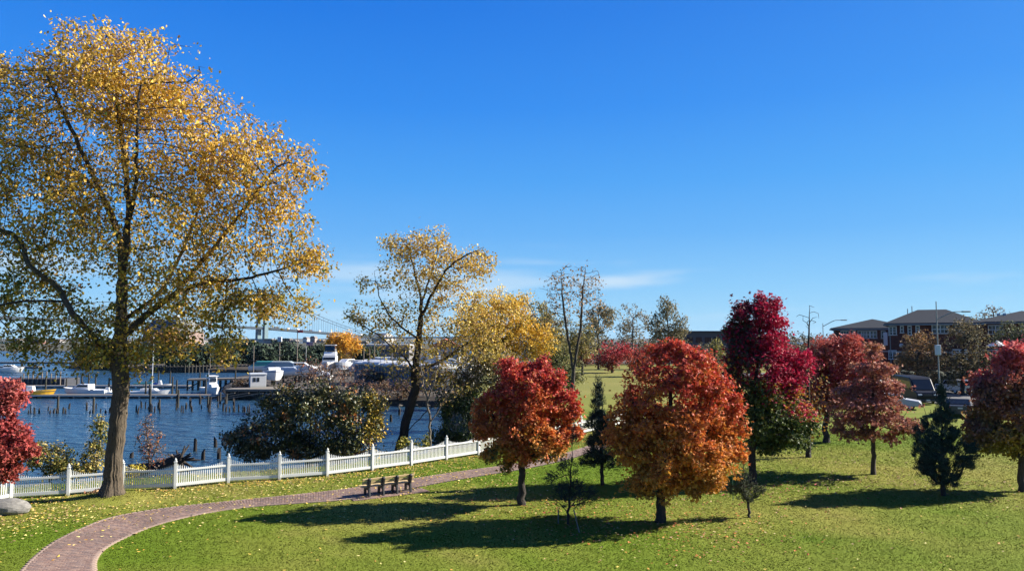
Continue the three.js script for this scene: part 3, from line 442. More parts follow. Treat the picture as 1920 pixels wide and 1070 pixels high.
tree({ name: 'maple_tree', label: 'tall crimson maple whose lower branches are still dark green, right of the large orange maple', seed: 71, lobes: 9, bright: 1.5, base: [1411, 906], step: 0.24, kill: 0.28, r: 0.16, bark: BARK.dark, lift: 0.15,
  skel: [[[1411, 860], [1413, 800], [1418, 720], [1424, 640], [1428, 580]], [[1412, 830], [1450, 770, 0.4], [1480, 710, 0.5]], [[1413, 820], [1390, 760, -0.3], [1380, 690, -0.4]]],
  env: [[1424, 622, 56, 54, 1, 330, 0, 0.4], [1430, 690, 82, 58, 1, 480, 0, 0.5], [1425, 775, 76, 54, 1, 380, 0, 0.5], [1478, 690, 36, 48, 1, 140], [1476, 780, 54, 46, 1, 200], [1455, 822, 64, 28, 1, 150], [1388, 640, 30, 40, 1, 80], [1452, 588, 20, 36, 1, 50], [1384, 590, 14, 28, 1, 26], [1424, 572, 14, 24, 1, 30], [1402, 575, 10, 24, 1, 18], [1366, 730, 26, 56, 1, 80], [1508, 780, 18, 30, 1, 40]],
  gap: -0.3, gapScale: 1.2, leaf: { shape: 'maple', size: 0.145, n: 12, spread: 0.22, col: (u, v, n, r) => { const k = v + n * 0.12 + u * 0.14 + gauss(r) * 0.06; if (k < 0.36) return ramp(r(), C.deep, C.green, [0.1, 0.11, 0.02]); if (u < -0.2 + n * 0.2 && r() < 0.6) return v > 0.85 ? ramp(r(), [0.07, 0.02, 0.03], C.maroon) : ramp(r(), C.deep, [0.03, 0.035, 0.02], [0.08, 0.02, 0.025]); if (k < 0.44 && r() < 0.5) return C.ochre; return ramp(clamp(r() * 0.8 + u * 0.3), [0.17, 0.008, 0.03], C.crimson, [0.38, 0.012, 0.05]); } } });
tree({ name: 'maple_tree', label: 'round red maple with bare lower trunk standing between the crimson maple and the brown oak', seed: 81, lobes: 9, bright: 1.5, base: [1550, 829], step: 0.34, kill: 0.38, r: 0.17, bark: BARK.dark,
  skel: [[[1550, 790], [1552, 740], [1556, 690], [1560, 640]], [[1551, 770], [1585, 725, 0.5], [1610, 690, 0.8]], [[1551, 760], [1525, 715, -0.5], [1510, 680, -0.6]]],
  env: [[1562, 675, 66, 56, 1, 330, 0, 0.5], [1590, 690, 60, 56, 1, 260, 0, 0.4], [1535, 720, 46, 56, 1, 190, 0, 0.4], [1575, 760, 60, 36, 1, 160], [1515, 700, 24, 40, 1, 60]],
  gap: -0.25, gapScale: 0.9, leaf: { shape: 'maple', size: 0.18, n: 11, spread: 0.28, col: (u, v, n, r) => { const c = ramp(clamp(v + n * 0.3 + gauss(r) * 0.18), [0.17, 0.085, 0.04], [0.22, 0.07, 0.04], [0.32, 0.035, 0.045], [0.27, 0.065, 0.045], [0.32, 0.075, 0.055]); return c; } } });
tree({ name: 'young_oak_tree', label: 'slender young tree with a bare twiggy tip and reddish brown leaves, beside the crimson maple', seed: 85, base: [1516, 857], step: 0.3, kill: 0.34, r: 0.12, tip: 0.006, pipe: 1.6, bark: BARK.dark, lift: 0.5, wiggle: 0.06,
  skel: [[[1516, 820], [1516, 760], [1516, 690], [1517, 630], [1519, 578]]], env: [[1517, 605, 24, 34, 1, 46], [1500, 640, 16, 20, 1, 12], [1514, 790, 36, 40, 1, 60], [1520, 740, 40, 60, 1, 90], [1520, 660, 28, 40, 1, 30]], gap: -0.5,
  leaf: { size: 0.15, n: 4, spread: 0.25, col: (u, v, n, r) => v > 0.62 ? null : ramp(r(), C.green, C.brown, C.ochre, C.rust) } });
tree({ name: 'pin_oak_tree', label: 'brownish red oak with tiered drooping branches, left of the dark dwarf cypress', seed: 91, bright: 1.4, base: [1638, 889], step: 0.24, kill: 0.27, r: 0.1, bark: BARK.mid, lift: -0.03, wiggle: 0.1,
  skel: [[[1638, 840], [1638, 780], [1637, 720], [1636, 650]], [[1638, 800], [1600, 815, 0.2], [1565, 800, 0.3]], [[1638, 790], [1680, 805, 0.3], [1715, 800, 0.3]], [[1638, 740], [1590, 745, 0.2]], [[1638, 730], [1685, 745, -0.4]], [[1638, 690], [1605, 690]], [[1638, 685], [1672, 695]]],
  env: [[1637, 655, 20, 22, 1, 40], [1634, 690, 46, 14, 1, 90], [1636, 722, 62, 12, 1, 120], [1630, 755, 76, 14, 1, 160], [1640, 785, 86, 13, 1, 160], [1596, 812, 46, 12, 1, 60], [1585, 735, 26, 14, 1, 40], [1695, 800, 34, 12, 1, 50], [1660, 818, 40, 10, 1, 40], [1640, 735, 40, 70, 1, 120]],
  gap: -0.25, gapScale: 1.5, leaf: { shape: 'maple', size: 0.15, n: 10, spread: 0.18, flat: 0.5, col: (u, v, n, r) => ramp(clamp(v * 0.7 + n * 0.4 + 0.2 + gauss(r) * 0.25), [0.22, 0.105, 0.055], [0.26, 0.105, 0.07], [0.30, 0.115, 0.085], [0.38, 0.19, 0.08]) } });
tree({ name: 'pear_tree', label: 'tree at the right border with red top, purple brown middle and olive lower leaves', seed: 101, lobes: 9, bright: 1.5, base: [1919, 921], step: 0.24, kill: 0.28, r: 0.14, bark: BARK.mid,
  skel: [[[1918, 880], [1915, 830], [1908, 760], [1904, 690]], [[1917, 850], [1880, 810, 0.3], [1850, 760, 0.4]], [[1917, 850], [1950, 800], [1975, 740]]],
  env: [[1906, 710, 72, 64, 1, 480, 0, 0.5], [1898, 780, 80, 60, 1, 480, 0, 0.5], [1850, 760, 30, 50, 1, 90], [1860, 815, 50, 32, 1, 150], [1930, 830, 60, 30, 1, 150], [1970, 760, 60, 80, 1, 220], [1905, 660, 34, 22, 1, 70], [1840, 830, 26, 16, 1, 36]],
  gap: -0.28, gapScale: 1.2, leaf: { size: 0.15, n: 14, spread: 0.2, col: (u, v, n, r) => ramp(clamp(v + n * 0.3 + gauss(r) * 0.12), [0.2, 0.16, 0.03], [0.23, 0.14, 0.04], [0.22, 0.105, 0.05], [0.24, 0.095, 0.055], [0.34, 0.07, 0.055], [0.42, 0.09, 0.075]) } });
tree({ name: 'maple_tree', label: 'bright pinkish red maple cut by the left border, in front of the fence end', seed: 111, lobes: 7, bright: 1.25, base: [-45, 985], step: 0.22, kill: 0.26, r: 0.15, bark: BARK.mid,
  skel: [[[-45, 940], [-42, 880], [-30, 800], [-20, 740]], [[-44, 900], [0, 850, 0.2], [30, 830, 0.3]]],
  env: [[-20, 780, 62, 58, 1, 420, 0, 0.5], [-10, 840, 66, 46, 1, 420, 0, 0.45], [25, 825, 40, 36, 1, 170], [20, 740, 26, 30, 1, 70], [40, 848, 34, 14, 1, 50], [-10, 892, 44, 18, 1, 70], [-80, 830, 60, 80, 1, 160]],
  gap: -0.28, gapScale: 1.4, leaf: { shape: 'maple', size: 0.13, n: 13, spread: 0.17, col: (u, v, n, r) => ramp(clamp(v * 0.7 + n * 0.3 + 0.2 + gauss(r) * 0.2), [0.26, 0.075, 0.035], [0.26, 0.045, 0.032], [0.27, 0.035, 0.035], [0.42, 0.12, 0.095]) } });

// --- evergreens on the lawn
const ever = (a, b, c) => (u, v, n, r) => ramp(clamp(r() * 0.7 + n * 0.3 + 0.15), a, b, c);
tree({ name: 'dwarf_cypress', label: 'dark blue-green dwarf cypress with several pointed spires alone on the right lawn', category: 'shrub', seed: 121, base: [1770, 929], step: 0.16, kill: 0.18, r: 0.09, bark: BARK.dark, lift: 0.25, flare: 0.1,
  skel: [[[1769, 900], [1768, 860], [1766, 800], [1765, 740]], [[1770, 912], [1740, 890, 0.2], [1728, 830, 0.3]], [[1770, 912], [1795, 890, 0.2], [1808, 840, 0.2]], [[1770, 905], [1750, 860, -0.2], [1748, 810, -0.2]]],
  env: [[1766, 765, 15, 36, 1, 110, 0, 0.3], [1767, 812, 26, 44, 1, 240, 0, 0.4], [1768, 862, 38, 36, 1, 260, 0, 0.5], [1730, 846, 18, 38, 1, 130, 0.2, 0.3], [1748, 838, 14, 40, 1, 90, 0.3], [1804, 858, 18, 26, 1, 100, 0.2], [1771, 898, 24, 22, 1, 120], [1742, 878, 20, 18, 1, 60], [1722, 815, 6, 22, 1, 24], [1738, 800, 6, 20, 1, 20], [1821, 845, 10, 12, 1, 26], [1790, 815, 9, 24, 1, 34], [1765, 738, 5, 18, 1, 16]],
  gap: -0.4, gapScale: 1.5, leaf: { shape: 'spray', mat: needleMat, size: 0.16, n: 7, spread: 0.08, out: 0.6, col: ever([0.006, 0.016, 0.013], [0.012, 0.034, 0.025], [0.028, 0.058, 0.040]) } });
tree({ name: 'spruce_tree', label: 'narrow dark conifer standing between the two large maples', seed: 131, base: [1130, 909], step: 0.2, kill: 0.22, r: 0.08, bark: BARK.dark, lift: 0.05, flare: 0.1,
  skel: [[[1129, 870], [1127, 820], [1124, 770], [1122, 718]]],
  env: [[1122, 738, 8, 28, 1, 50], [1123, 768, 16, 26, 1, 90], [1124, 795, 22, 26, 1, 120], [1125, 822, 28, 26, 1, 130], [1126, 848, 33, 22, 1, 130], [1110, 860, 22, 20, 1, 60], [1140, 870, 26, 16, 1, 50], [1140, 800, 20, 14, 1, 30]],
  gap: -0.25, gapScale: 1.6, leaf: { shape: 'spray', mat: needleMat, size: 0.17, n: 7, spread: 0.1, out: 0.1, col: ever([0.008, 0.018, 0.012], [0.014, 0.034, 0.024], [0.03, 0.058, 0.036]) } });
const sapling = tree({ name: 'staked_sapling', label: 'thin dark evergreen sapling held by two wooden stakes in front of the maples', seed: 141, base: [1065, 984], step: 0.18, kill: 0.2, r: 0.045, bark: BARK.dark, lift: 0, flare: 0.1,
  skel: [[[1067, 950], [1069, 900], [1073, 850], [1078, 800]]],
  env: [[1076, 820, 8, 30, 1, 20], [1070, 880, 22, 22, 1, 34], [1066, 915, 34, 16, 1, 60], [1064, 938, 40, 12, 1, 50], [1100, 925, 22, 12, 1, 20], [1040, 900, 22, 14, 1, 20]], gap: -0.4,
  leaf: { shape: 'spray', mat: needleMat, size: 0.15, n: 4, spread: 0.1, out: 0.1, col: ever([0.008, 0.014, 0.01], [0.016, 0.026, 0.016], [0.03, 0.04, 0.022]) } });
{ const b = sapling.position; for (const [a, t] of [[[1047, 981], [1047, 955]], [[1087, 998], [1076, 956]]]) { const p = G(...a), q = A(t[0], t[1], -p.z).sub(b); part('stake', bar(p.clone().sub(b).setY(-0.05), q, 0.028, 8, 0.022), M.palePile, sapling); } }
tree({ name: 'juniper_sapling', label: 'small grey-green juniper with a crooked trunk below the crimson maple', seed: 151, base: [1407, 970], step: 0.14, kill: 0.16, r: 0.05, bark: BARK.mid, lift: 0.15, flare: 0.1,
  skel: [[[1404, 950], [1396, 925], [1397, 890], [1395, 845]], [[1402, 945], [1420, 930], [1430, 915]]],
  env: [[1395, 862, 7, 22, 1, 26], [1397, 900, 18, 26, 1, 80], [1400, 928, 26, 18, 1, 90], [1425, 920, 14, 10, 1, 30], [1380, 920, 12, 12, 1, 24]], gap: -0.35,
  leaf: { shape: 'spray', mat: needleMat, size: 0.12, n: 5, spread: 0.07, out: 0.3, col: ever([0.03, 0.04, 0.018], [0.05, 0.06, 0.026], [0.08, 0.08, 0.035]) } });
{ const s = thing('garden_stake', 'thin green metal stake stuck in the grass beside the small juniper', 'stake', G(1375, 938)); part('rod', cyl(0.012, 0.01, 0.9, 6), std([0.06, 0.16, 0.08], 0.6), s); }

// --- bushes on the bank behind the fence
tree({ name: 'bank_bush', label: 'large rounded dark bush with orange and yellow patches behind the middle of the fence', category: 'bush', seed: 161, base: [580, 880], d: 44, gy: -0.9, step: 0.28, kill: 0.32, r: 0.14, bark: BARK.dark, flare: 0,
  skel: [[[580, 840], [582, 790], [590, 740]], [[580, 860], [510, 830, 0.5], [460, 800, 0.8]], [[580, 860], [650, 830, 0.3], [690, 790, 0.5]], [[580, 860], [545, 800, -0.6], [530, 750, -0.6]]],
  env: [[590, 790, 98, 64, 0.7, 640, 0, 0.6], [500, 820, 72, 42, 0.8, 380, 0, 0.55], [660, 800, 66, 56, 0.8, 380, 0, 0.55], [550, 750, 60, 34, 0.8, 170, 0, 0.4], [640, 745, 64, 26, 0.8, 140, 0, 0.4], [455, 830, 40, 26, 1, 90], [700, 775, 28, 44, 1, 110], [600, 845, 110, 20, 0.6, 200], [440, 815, 26, 14, 1, 16], [600, 715, 26, 16, 1, 16], [505, 755, 24, 20, 1, 34]],
  gap: -0.25, gapScale: 0.8, leaf: { size: 0.15, n: 13, spread: 0.26, mat: waxMat, col: (u, v, n, r) => { if (n > 0.42 && r() < 0.7) return ramp(r(), C.orange, [0.42, 0.2, 0.06], C.tan); if (u > 0.62 && r() < 0.65) return ramp(r(), C.gold, [0.34, 0.25, 0.03], C.olive); return ramp(clamp(r() * 0.9 + v * 0.2), C.deep, [0.035, 0.045, 0.014], [0.07, 0.075, 0.02], [0.16, 0.12, 0.03]); } } });
tree({ name: 'bank_bush', label: 'dark green bush behind the fence, between the forked yellow tree and the red maple', category: 'bush', seed: 163, base: [880, 850], d: 48, gy: -0.4, step: 0.3, kill: 0.34, r: 0.12, bark: BARK.dark, flare: 0,
  skel: [[[880, 810], [876, 760], [880, 710]], [[880, 830], [840, 800], [825, 760]], [[880, 830], [930, 790], [950, 740]]],
  env: [[880, 790, 62, 50, 0.8, 360, 0, 0.5], [860, 730, 50, 46, 0.8, 200, 0, 0.4], [935, 730, 60, 60, 0.9, 240, 0, 0.4], [830, 820, 26, 22, 1, 60], [900, 690, 50, 34, 0.9, 110]], gap: -0.25, gapScale: 0.8,
  leaf: { size: 0.16, n: 11, spread: 0.28, mat: waxMat, col: (u, v, n, r) => v > 0.6 ? ramp(clamp(r() + n * 0.4), [0.06, 0.05, 0.025], [0.10, 0.085, 0.03], [0.2, 0.15, 0.04]) : ramp(clamp(r() + n * 0.3), C.deep, [0.03, 0.05, 0.012], [0.07, 0.09, 0.02]) } });
tree({ name: 'bank_thicket', label: 'twiggy brown thicket with few leaves above the boatyard shore behind the large bush', category: 'bush', seed: 165, base: [625, 760], d: 88, gy: -1.2, step: 0.4, kill: 0.42, r: 0.1, tip: 0.02, bark: BARK.dark, flare: 0,
  skel: [[[625, 735], [620, 700]], [[625, 745], [570, 705]], [[625, 745], [670, 715]]], env: [[620, 705, 60, 26, 0.6, 170], [580, 690, 26, 22, 1, 60], [680, 730, 50, 16, 0.6, 90], [560, 720, 40, 16, 0.6, 60]], gap: -0.3,
  leaf: { size: 0.22, n: 3, spread: 0.4, col: (u, v, n, r) => ramp(r(), C.brown, [0.11, 0.07, 0.045], [0.2, 0.12, 0.07], C.rust) } });
tree({ name: 'bank_bush', label: 'loose yellow-green bush behind the fence at the left, beside the pink-red maple', category: 'bush', seed: 167, base: [95, 915], d: 36, gy: -0.8, step: 0.24, kill: 0.26, r: 0.05, bark: BARK.mid, flare: 0,
  skel: [[[92, 880], [86, 840]], [[95, 900], [120, 870], [135, 845]], [[95, 900], [68, 860], [60, 830]]], env: [[88, 858, 42, 34, 0.8, 190], [120, 870, 36, 26, 0.8, 130], [60, 845, 20, 26, 1, 34], [150, 880, 20, 16, 1, 30]], gap: -0.25, gapScale: 1.3,
  leaf: { size: 0.12, n: 7, spread: 0.2, col: (u, v, n, r) => ramp(clamp(r() + n * 0.3), C.green, C.olive, [0.3, 0.24, 0.06], [0.42, 0.3, 0.1]) } });
tree({ name: 'bank_bush', label: 'upright yellowing bush behind the fence, close left of the big trunk', category: 'bush', seed: 169, base: [178, 912], d: 36.5, gy: -0.8, step: 0.24, kill: 0.26, r: 0.05, bark: BARK.mid, flare: 0,
  skel: [[[180, 870], [186, 820], [190, 780]]], env: [[176, 850, 24, 36, 1, 120], [186, 808, 16, 30, 1, 60], [160, 880, 18, 16, 1, 30]], gap: -0.3, gapScale: 1.3,
  leaf: { size: 0.12, n: 7, spread: 0.18, col: (u, v, n, r) => ramp(clamp(r() + n * 0.3), C.green, C.olive, [0.32, 0.26, 0.07], [0.45, 0.34, 0.12]) } });
tree({ name: 'vine_bush', label: 'bare grey-brown vine tangle with a few orange leaves over the dead stump by the water', category: 'bush', seed: 171, base: [280, 885], d: 40, gy: -1.3, step: 0.16, kill: 0.18, r: 0.05, tip: 0.008, bark: BARK.mid, flare: 0,
  skel: [[[278, 850], [274, 800], [272, 780]], [[280, 870], [296, 830], [300, 810]]], env: [[276, 822, 20, 42, 1, 300], [290, 850, 24, 24, 1, 170], [300, 815, 9, 10, 1, 24]], gap: -0.4,
  leaf: { size: 0.09, n: 1.8, spread: 0.12, col: (u, v, n, r) => r() < 0.15 ? C.orange : [0.15, 0.11, 0.085] } });
tree({ name: 'low_shrub', label: 'small yellow-green shrub at the foot of the forked yellow tree', category: 'shrub', seed: 173, base: [757, 850], d: 44.5, gy: -0.5, step: 0.2, kill: 0.22, r: 0.03, bark: BARK.mid, flare: 0,
  skel: [[[757, 835], [757, 820]]], env: [[757, 834, 18, 14, 1, 50], [785, 838, 14, 10, 1, 20], [800, 825, 10, 14, 1, 20]], gap: -0.4, leaf: { size: 0.14, n: 8, spread: 0.16, col: (u, v, n, r) => ramp(r(), C.green, [0.2, 0.2, 0.03], [0.36, 0.3, 0.05]) } });
tree({ name: 'sapling_tree', label: 'thin leafless sapling beside the forked yellow tree, just behind the fence', seed: 175, base: [803, 850], d: 44.5, gy: -0.3, step: 0.3, kill: 0.32, r: 0.07, tip: 0.008, bark: BARK.pale, flare: 0.1, lift: 0.2,
  skel: [[[806, 810], [804, 770], [795, 720], [785, 670], [775, 640]], [[805, 790], [828, 760], [845, 735]], [[803, 760], [815, 710], [830, 660]]], env: [[800, 690, 40, 50, 0.8, 50], [835, 740, 26, 26, 1, 24]], gap: -0.5, leaf: { size: 0.12, n: 0.6, spread: 0.2, col: () => C.tan } });
tree({ name: 'low_shrub', label: 'low yellow shrub behind the fence just right of the big trunk', category: 'shrub', seed: 177, base: [258, 905], d: 37, gy: -0.6, step: 0.2, kill: 0.22, r: 0.03, bark: BARK.mid, flare: 0,
  skel: [[[258, 890], [258, 880]]], env: [[255, 884, 26, 12, 0.8, 50], [310, 900, 26, 10, 0.8, 30], [235, 890, 16, 10, 1, 20]], gap: -0.4, leaf: { size: 0.11, n: 8, spread: 0.14, col: (u, v, n, r) => ramp(r(), C.olive, [0.4, 0.32, 0.04], [0.5, 0.4, 0.06]) } });

for (const [x, y, d, w, h, lb, sd] of [[745, 742, 97, 56, 18, 'brown brush along the near shore of the boatyard left of the forked yellow tree trunk', 1], [460, 736, 112, 26, 14, 'small brown brush beside the wharf at the tip of the boatyard', 2], [700, 716, 118, 36, 14, 'dark brush in front of the left end of the long boat shed', 3], [845, 742, 92, 46, 30, 'brown brush on the shore right of the forked yellow tree trunk', 4]])
  tree({ name: 'shore_brush', label: lb, category: 'bush', seed: 700 + sd, base: [x, y], d, gy: -1.0, step: 0.4, kill: 0.42, r: 0.06, tip: 0.02, bark: BARK.dark, flare: 0, group: 'brush along the boatyard shore', skel: [[[x, y - h * 0.5], [x, y - h]]], env: [[x, y - h * 0.8, w, h, 0.6, 170], [x + w * 0.5, y - h * 0.5, w * 0.6, h * 0.6, 0.6, 60]], gap: -0.25,
    leaf: { size: 0.24, n: 5, spread: 0.4, col: (u, v, n, r) => ramp(clamp(r() + n * 0.3), [0.05, 0.045, 0.02], C.brown, [0.13, 0.09, 0.05], [0.22, 0.14, 0.05]) } });
// --- farther trees
function farTree(name, label, bx, by, d, env, col, more = {}) {
  const [ex, ey, rx, ry] = env[0];
  return tree({ name, label, seed: more.seed ?? Math.round(bx * 7 + by), base: [bx, by], d, gy: more.gy ?? 0, step: d * 0.0045, kill: d * 0.0048, r: more.r ?? 0.22, tip: more.tip ?? 0.02, bark: more.bark ?? BARK.dark, flare: 0.2, lift: more.lift ?? 0.1, group: more.group,
    skel: [[[bx, (by + ey) / 2], [(bx + ex) / 2, ey]]], env: env.map((e) => [e[0], e[1], e[2], e[3], 1, e[4], 0, 0.35]), gap: more.gap ?? -0.3, gapScale: 40 / d, leaf: { size: d * (more.size ?? 0.0025), n: (more.n ?? 7) * 1.5, spread: d * 0.0042, mat: more.mat, shape: more.shape, out: more.out, col } });
}
const reds = (u, v, n, r) => ramp(clamp(v + n * 0.3 + gauss(r) * 0.2), [0.16, 0.06, 0.03], [0.3, 0.05, 0.035], [0.36, 0.03, 0.04], [0.4, 0.05, 0.05]);
const olives = (u, v, n, r) => ramp(clamp(r() * 0.8 + n * 0.4 + 0.1), [0.07, 0.07, 0.035], [0.15, 0.135, 0.06], [0.24, 0.19, 0.09], [0.3, 0.24, 0.13]);
const browns = (u, v, n, r) => ramp(clamp(v * 0.6 + n * 0.5 + r() * 0.4), [0.08, 0.07, 0.035], [0.15, 0.11, 0.05], [0.2, 0.12, 0.05], [0.27, 0.14, 0.06], [0.3, 0.2, 0.06]);
const pines = (u, v, n, r) => ramp(clamp(r() * 0.8 + n * 0.3), [0.008, 0.02, 0.011], [0.018, 0.038, 0.018], [0.04, 0.058, 0.026]);
const thicket = (u, v, n, r) => ramp(clamp(r() * 0.8 + n * 0.4 + 0.1), [0.07, 0.07, 0.025], [0.17, 0.15, 0.045], [0.28, 0.23, 0.07], [0.36, 0.28, 0.09]);
farTree('olive_tree', 'yellow-olive rounded tree close behind the bare two-stemmed tree', 1092, 694, 140, [[1090, 640, 30, 40, 170], [1070, 660, 24, 30, 80]], thicket, { n: 7, seed: 301 });
farTree('olive_tree', 'broad olive tree between the golden tree and the bare two-stemmed tree', 1012, 700, 128, [[1014, 620, 34, 50, 190], [1036, 655, 26, 36, 90]], thicket, { n: 7, seed: 302 });
farTree('red_maple', 'small round dark-red maple on the distant lawn, between the two large maples', 1148, 698, 150, [[1146, 666, 28, 24, 120], [1168, 664, 20, 22, 60], [1128, 672, 16, 18, 30]], reds);
farTree('red_maple', 'brighter orange-red maple just right of the small distant dark-red one', 1196, 700, 135, [[1192, 672, 24, 26, 90], [1212, 665, 22, 22, 60]], (u, v, n, r) => ramp(clamp(v + n * 0.3), [0.4, 0.17, 0.03], [0.4, 0.08, 0.03], [0.4, 0.04, 0.04]), { seed: 5 });
farTree('red_maple', 'distant reddish tree behind the bare two-stemmed tree', 1086, 690, 180, [[1086, 660, 20, 20, 60], [1100, 668, 16, 14, 30]], reds);
farTree('olive_tree', 'hazy olive tree right of the bare two-stemmed tree', 1122, 690, 170, [[1122, 605, 30, 32, 110], [1140, 590, 20, 22, 50], [1110, 640, 30, 24, 60]], olives, { n: 8 });
farTree('olive_tree', 'pale twiggy spreading tree in the distance left of the poplar', 1186, 695, 190, [[1186, 602, 30, 28, 90], [1170, 620, 20, 20, 40], [1205, 615, 16, 22, 30]], (u, v, n, r) => ramp(r(), [0.2, 0.17, 0.12], [0.26, 0.22, 0.15], [0.16, 0.14, 0.08]), { n: 5, bark: BARK.pale });
farTree('poplar_tree', 'pointed olive poplar with a bare twiggy tip in the distance left of the crimson maple', 1255, 695, 170, [[1250, 608, 24, 42, 130], [1275, 618, 18, 34, 70], [1232, 620, 18, 34, 60], [1251, 572, 12, 22, 24]], olives, { n: 8, lift: 0.5 });
farTree('olive_tree', 'grey-green distant tree behind the golden tree', 1030, 700, 120, [[1032, 635, 44, 58, 220], [1050, 680, 34, 40, 110], [1008, 590, 28, 32, 60]], (u, v, n, r) => ramp(clamp(r() * 0.8 + n * 0.4 + 0.1), [0.06, 0.06, 0.02], [0.15, 0.14, 0.04], [0.26, 0.22, 0.07], [0.34, 0.27, 0.09]), { n: 7 });
farTree('olive_tree', 'low olive bush-like tree at the left edge of the distant lawn strip', 1052, 748, 84, [[1050, 690, 32, 50, 190], [1078, 715, 22, 34, 90], [1025, 660, 26, 40, 90]], (u, v, n, r) => ramp(r(), [0.05, 0.07, 0.02], [0.12, 0.13, 0.035], [0.2, 0.18, 0.06]), { n: 6 });
[[1012, 690, 215, 46, 30], [1062, 690, 225, 46, 32], [1100, 692, 200, 60, 24], [1160, 690, 230, 56, 28], [1225, 690, 205, 60, 30], [1290, 690, 235, 50, 30], [1330, 690, 190, 44, 22], [1395, 690, 225, 56, 34], [1450, 690, 230, 50, 34], [1500, 700, 180, 60, 38], [1555, 690, 215, 50, 30]].forEach(([x, y, d, w, h], i) => { const lb = ['dim trees right behind the golden tree', 'dim olive trees behind the bare two-stemmed tree', 'dim treeline clump left of the small dark-red maple', 'dim trees just above the small dark-red maple', 'dim brown treeline clump under the poplar', 'dim trees between the poplar and the dark flat building', 'olive scrub below the dark flat building', 'dim trees left behind the crimson maple', 'dim trees right behind the crimson maple', 'grey-brown trees far behind the round red maple', 'dim trees left of the long brick wing']; farTree('treeline_clump', lb[i], x, y, d, [[x, y - h * 1.1, w, h, 190]], (u, v, n, r) => ramp(clamp(r() * 0.8 + n * 0.4), [0.05, 0.045, 0.03], [0.10, 0.085, 0.045], [0.15, 0.12, 0.06], [0.19, 0.09, 0.05]), { seed: 900 + i, n: 6, size: 0.003, group: 'dim trees along the end of the distant lawn' }); });
farTree('yellow_bush', 'small yellow-green tree before the dark flat building', 1340, 690, 150, [[1342, 650, 14, 18, 40], [1352, 665, 12, 16, 26]], (u, v, n, r) => ramp(r(), [0.1, 0.1, 0.03], [0.3, 0.26, 0.05]), { n: 6 });
farTree('street_tree', 'yellow and rust street tree before the brick building, left of the lamp post', 1722, 752, 90, [[1722, 668, 42, 44, 230], [1736, 635, 26, 26, 80], [1695, 690, 28, 28, 80], [1745, 690, 26, 30, 70]], browns);
farTree('street_tree', 'large olive-brown street tree before the brick building, right of the lamp post', 1806, 750, 90, [[1806, 660, 44, 52, 260], [1812, 620, 28, 26, 80], [1780, 690, 28, 34, 80], [1832, 690, 24, 34, 80]], (u, v, n, r) => ramp(clamp(n * 0.5 + r() * 0.7), [0.07, 0.065, 0.03], [0.15, 0.12, 0.055], [0.22, 0.17, 0.08], [0.2, 0.1, 0.05]), { seed: 17 });
farTree('street_tree', 'olive green street tree at the right border behind the red-topped tree', 1905, 750, 92, [[1908, 645, 40, 46, 220], [1935, 660, 30, 40, 90]], (u, v, n, r) => ramp(clamp(n * 0.5 + r() * 0.7), [0.05, 0.06, 0.03], [0.1, 0.11, 0.05], [0.17, 0.15, 0.07]), { seed: 18 });
farTree('bare_tree', 'round leafless tree showing above the right brick roof', 1864, 690, 165, [[1864, 592, 30, 22, 140]], () => [0.2, 0.16, 0.12], { n: 0.8, bark: BARK.pale, tip: 0.035 });
farTree('yellow_tree', 'spreading bright yellow-orange tree behind the boats in the boatyard', 640, 697, 175, [[640, 641, 30, 20, 170], [622, 652, 18, 16, 60], [662, 648, 16, 16, 60], [640, 668, 26, 12, 50]], (u, v, n, r) => v < 0.3 ? ramp(r(), C.olive, C.ochre) : ramp(clamp(v * 0.5 + r() * 0.5 + n * 0.2), [0.3, 0.2, 0.03], [0.55, 0.3, 0.03], [0.6, 0.33, 0.03]), { gy: -0.6, n: 11 });
farTree('rust_tree', 'orange-brown tree seen through the lower leaves of the big cottonwood, before the mansard building', 318, 694, 235, [[322, 632, 24, 20, 90], [340, 645, 16, 16, 40], [305, 640, 20, 18, 50]], (u, v, n, r) => ramp(r(), C.olive, C.ochre, [0.4, 0.2, 0.05]), { gy: -0.6 });
const pineLabels = ['dark pine at the far left end of the opposite bank', 'dark pine next to the left end of the opposite bank', 'dark pine on the opposite bank just left of the big trunk', 'dark pine on the opposite bank right of the big trunk', 'dark pine below the mansard building', 'dark pine right of the mansard building', 'dark pine behind the white pilothouse boat', 'dark pine beside the bridge tower on its left', 'dark pine in front of the bridge tower base', 'dark pine right of the bridge tower', 'dark pine behind the light pole of the boatyard', 'dark scrub pine left of the yellow boatyard tree', 'dark conifer right of the yellow boatyard tree'];
[[160, 690, 16, 20], [190, 690, 22, 24], [250, 692, 22, 26], [290, 690, 24, 22], [325, 690, 24, 20], [375, 690, 26, 24], [415, 690, 24, 24], [455, 690, 26, 26], [492, 690, 24, 22], [530, 690, 28, 26], [565, 690, 24, 20], [592, 692, 22, 22], [690, 692, 20, 20]].forEach(([x, y, w, h], i) => farTree('pine_tree', pineLabels[i], x, y, 205 + (i % 4) * 7, [[x, y - h * 1.05, w * 1.1, h * 1.05, 170], [x + w * 0.4, y - h * 0.8, w * 0.8, h * 0.8, 70]], pines, { gy: -0.6, n: 9, size: 0.0036, mat: needleMat, group: 'pines along the opposite bank' }));
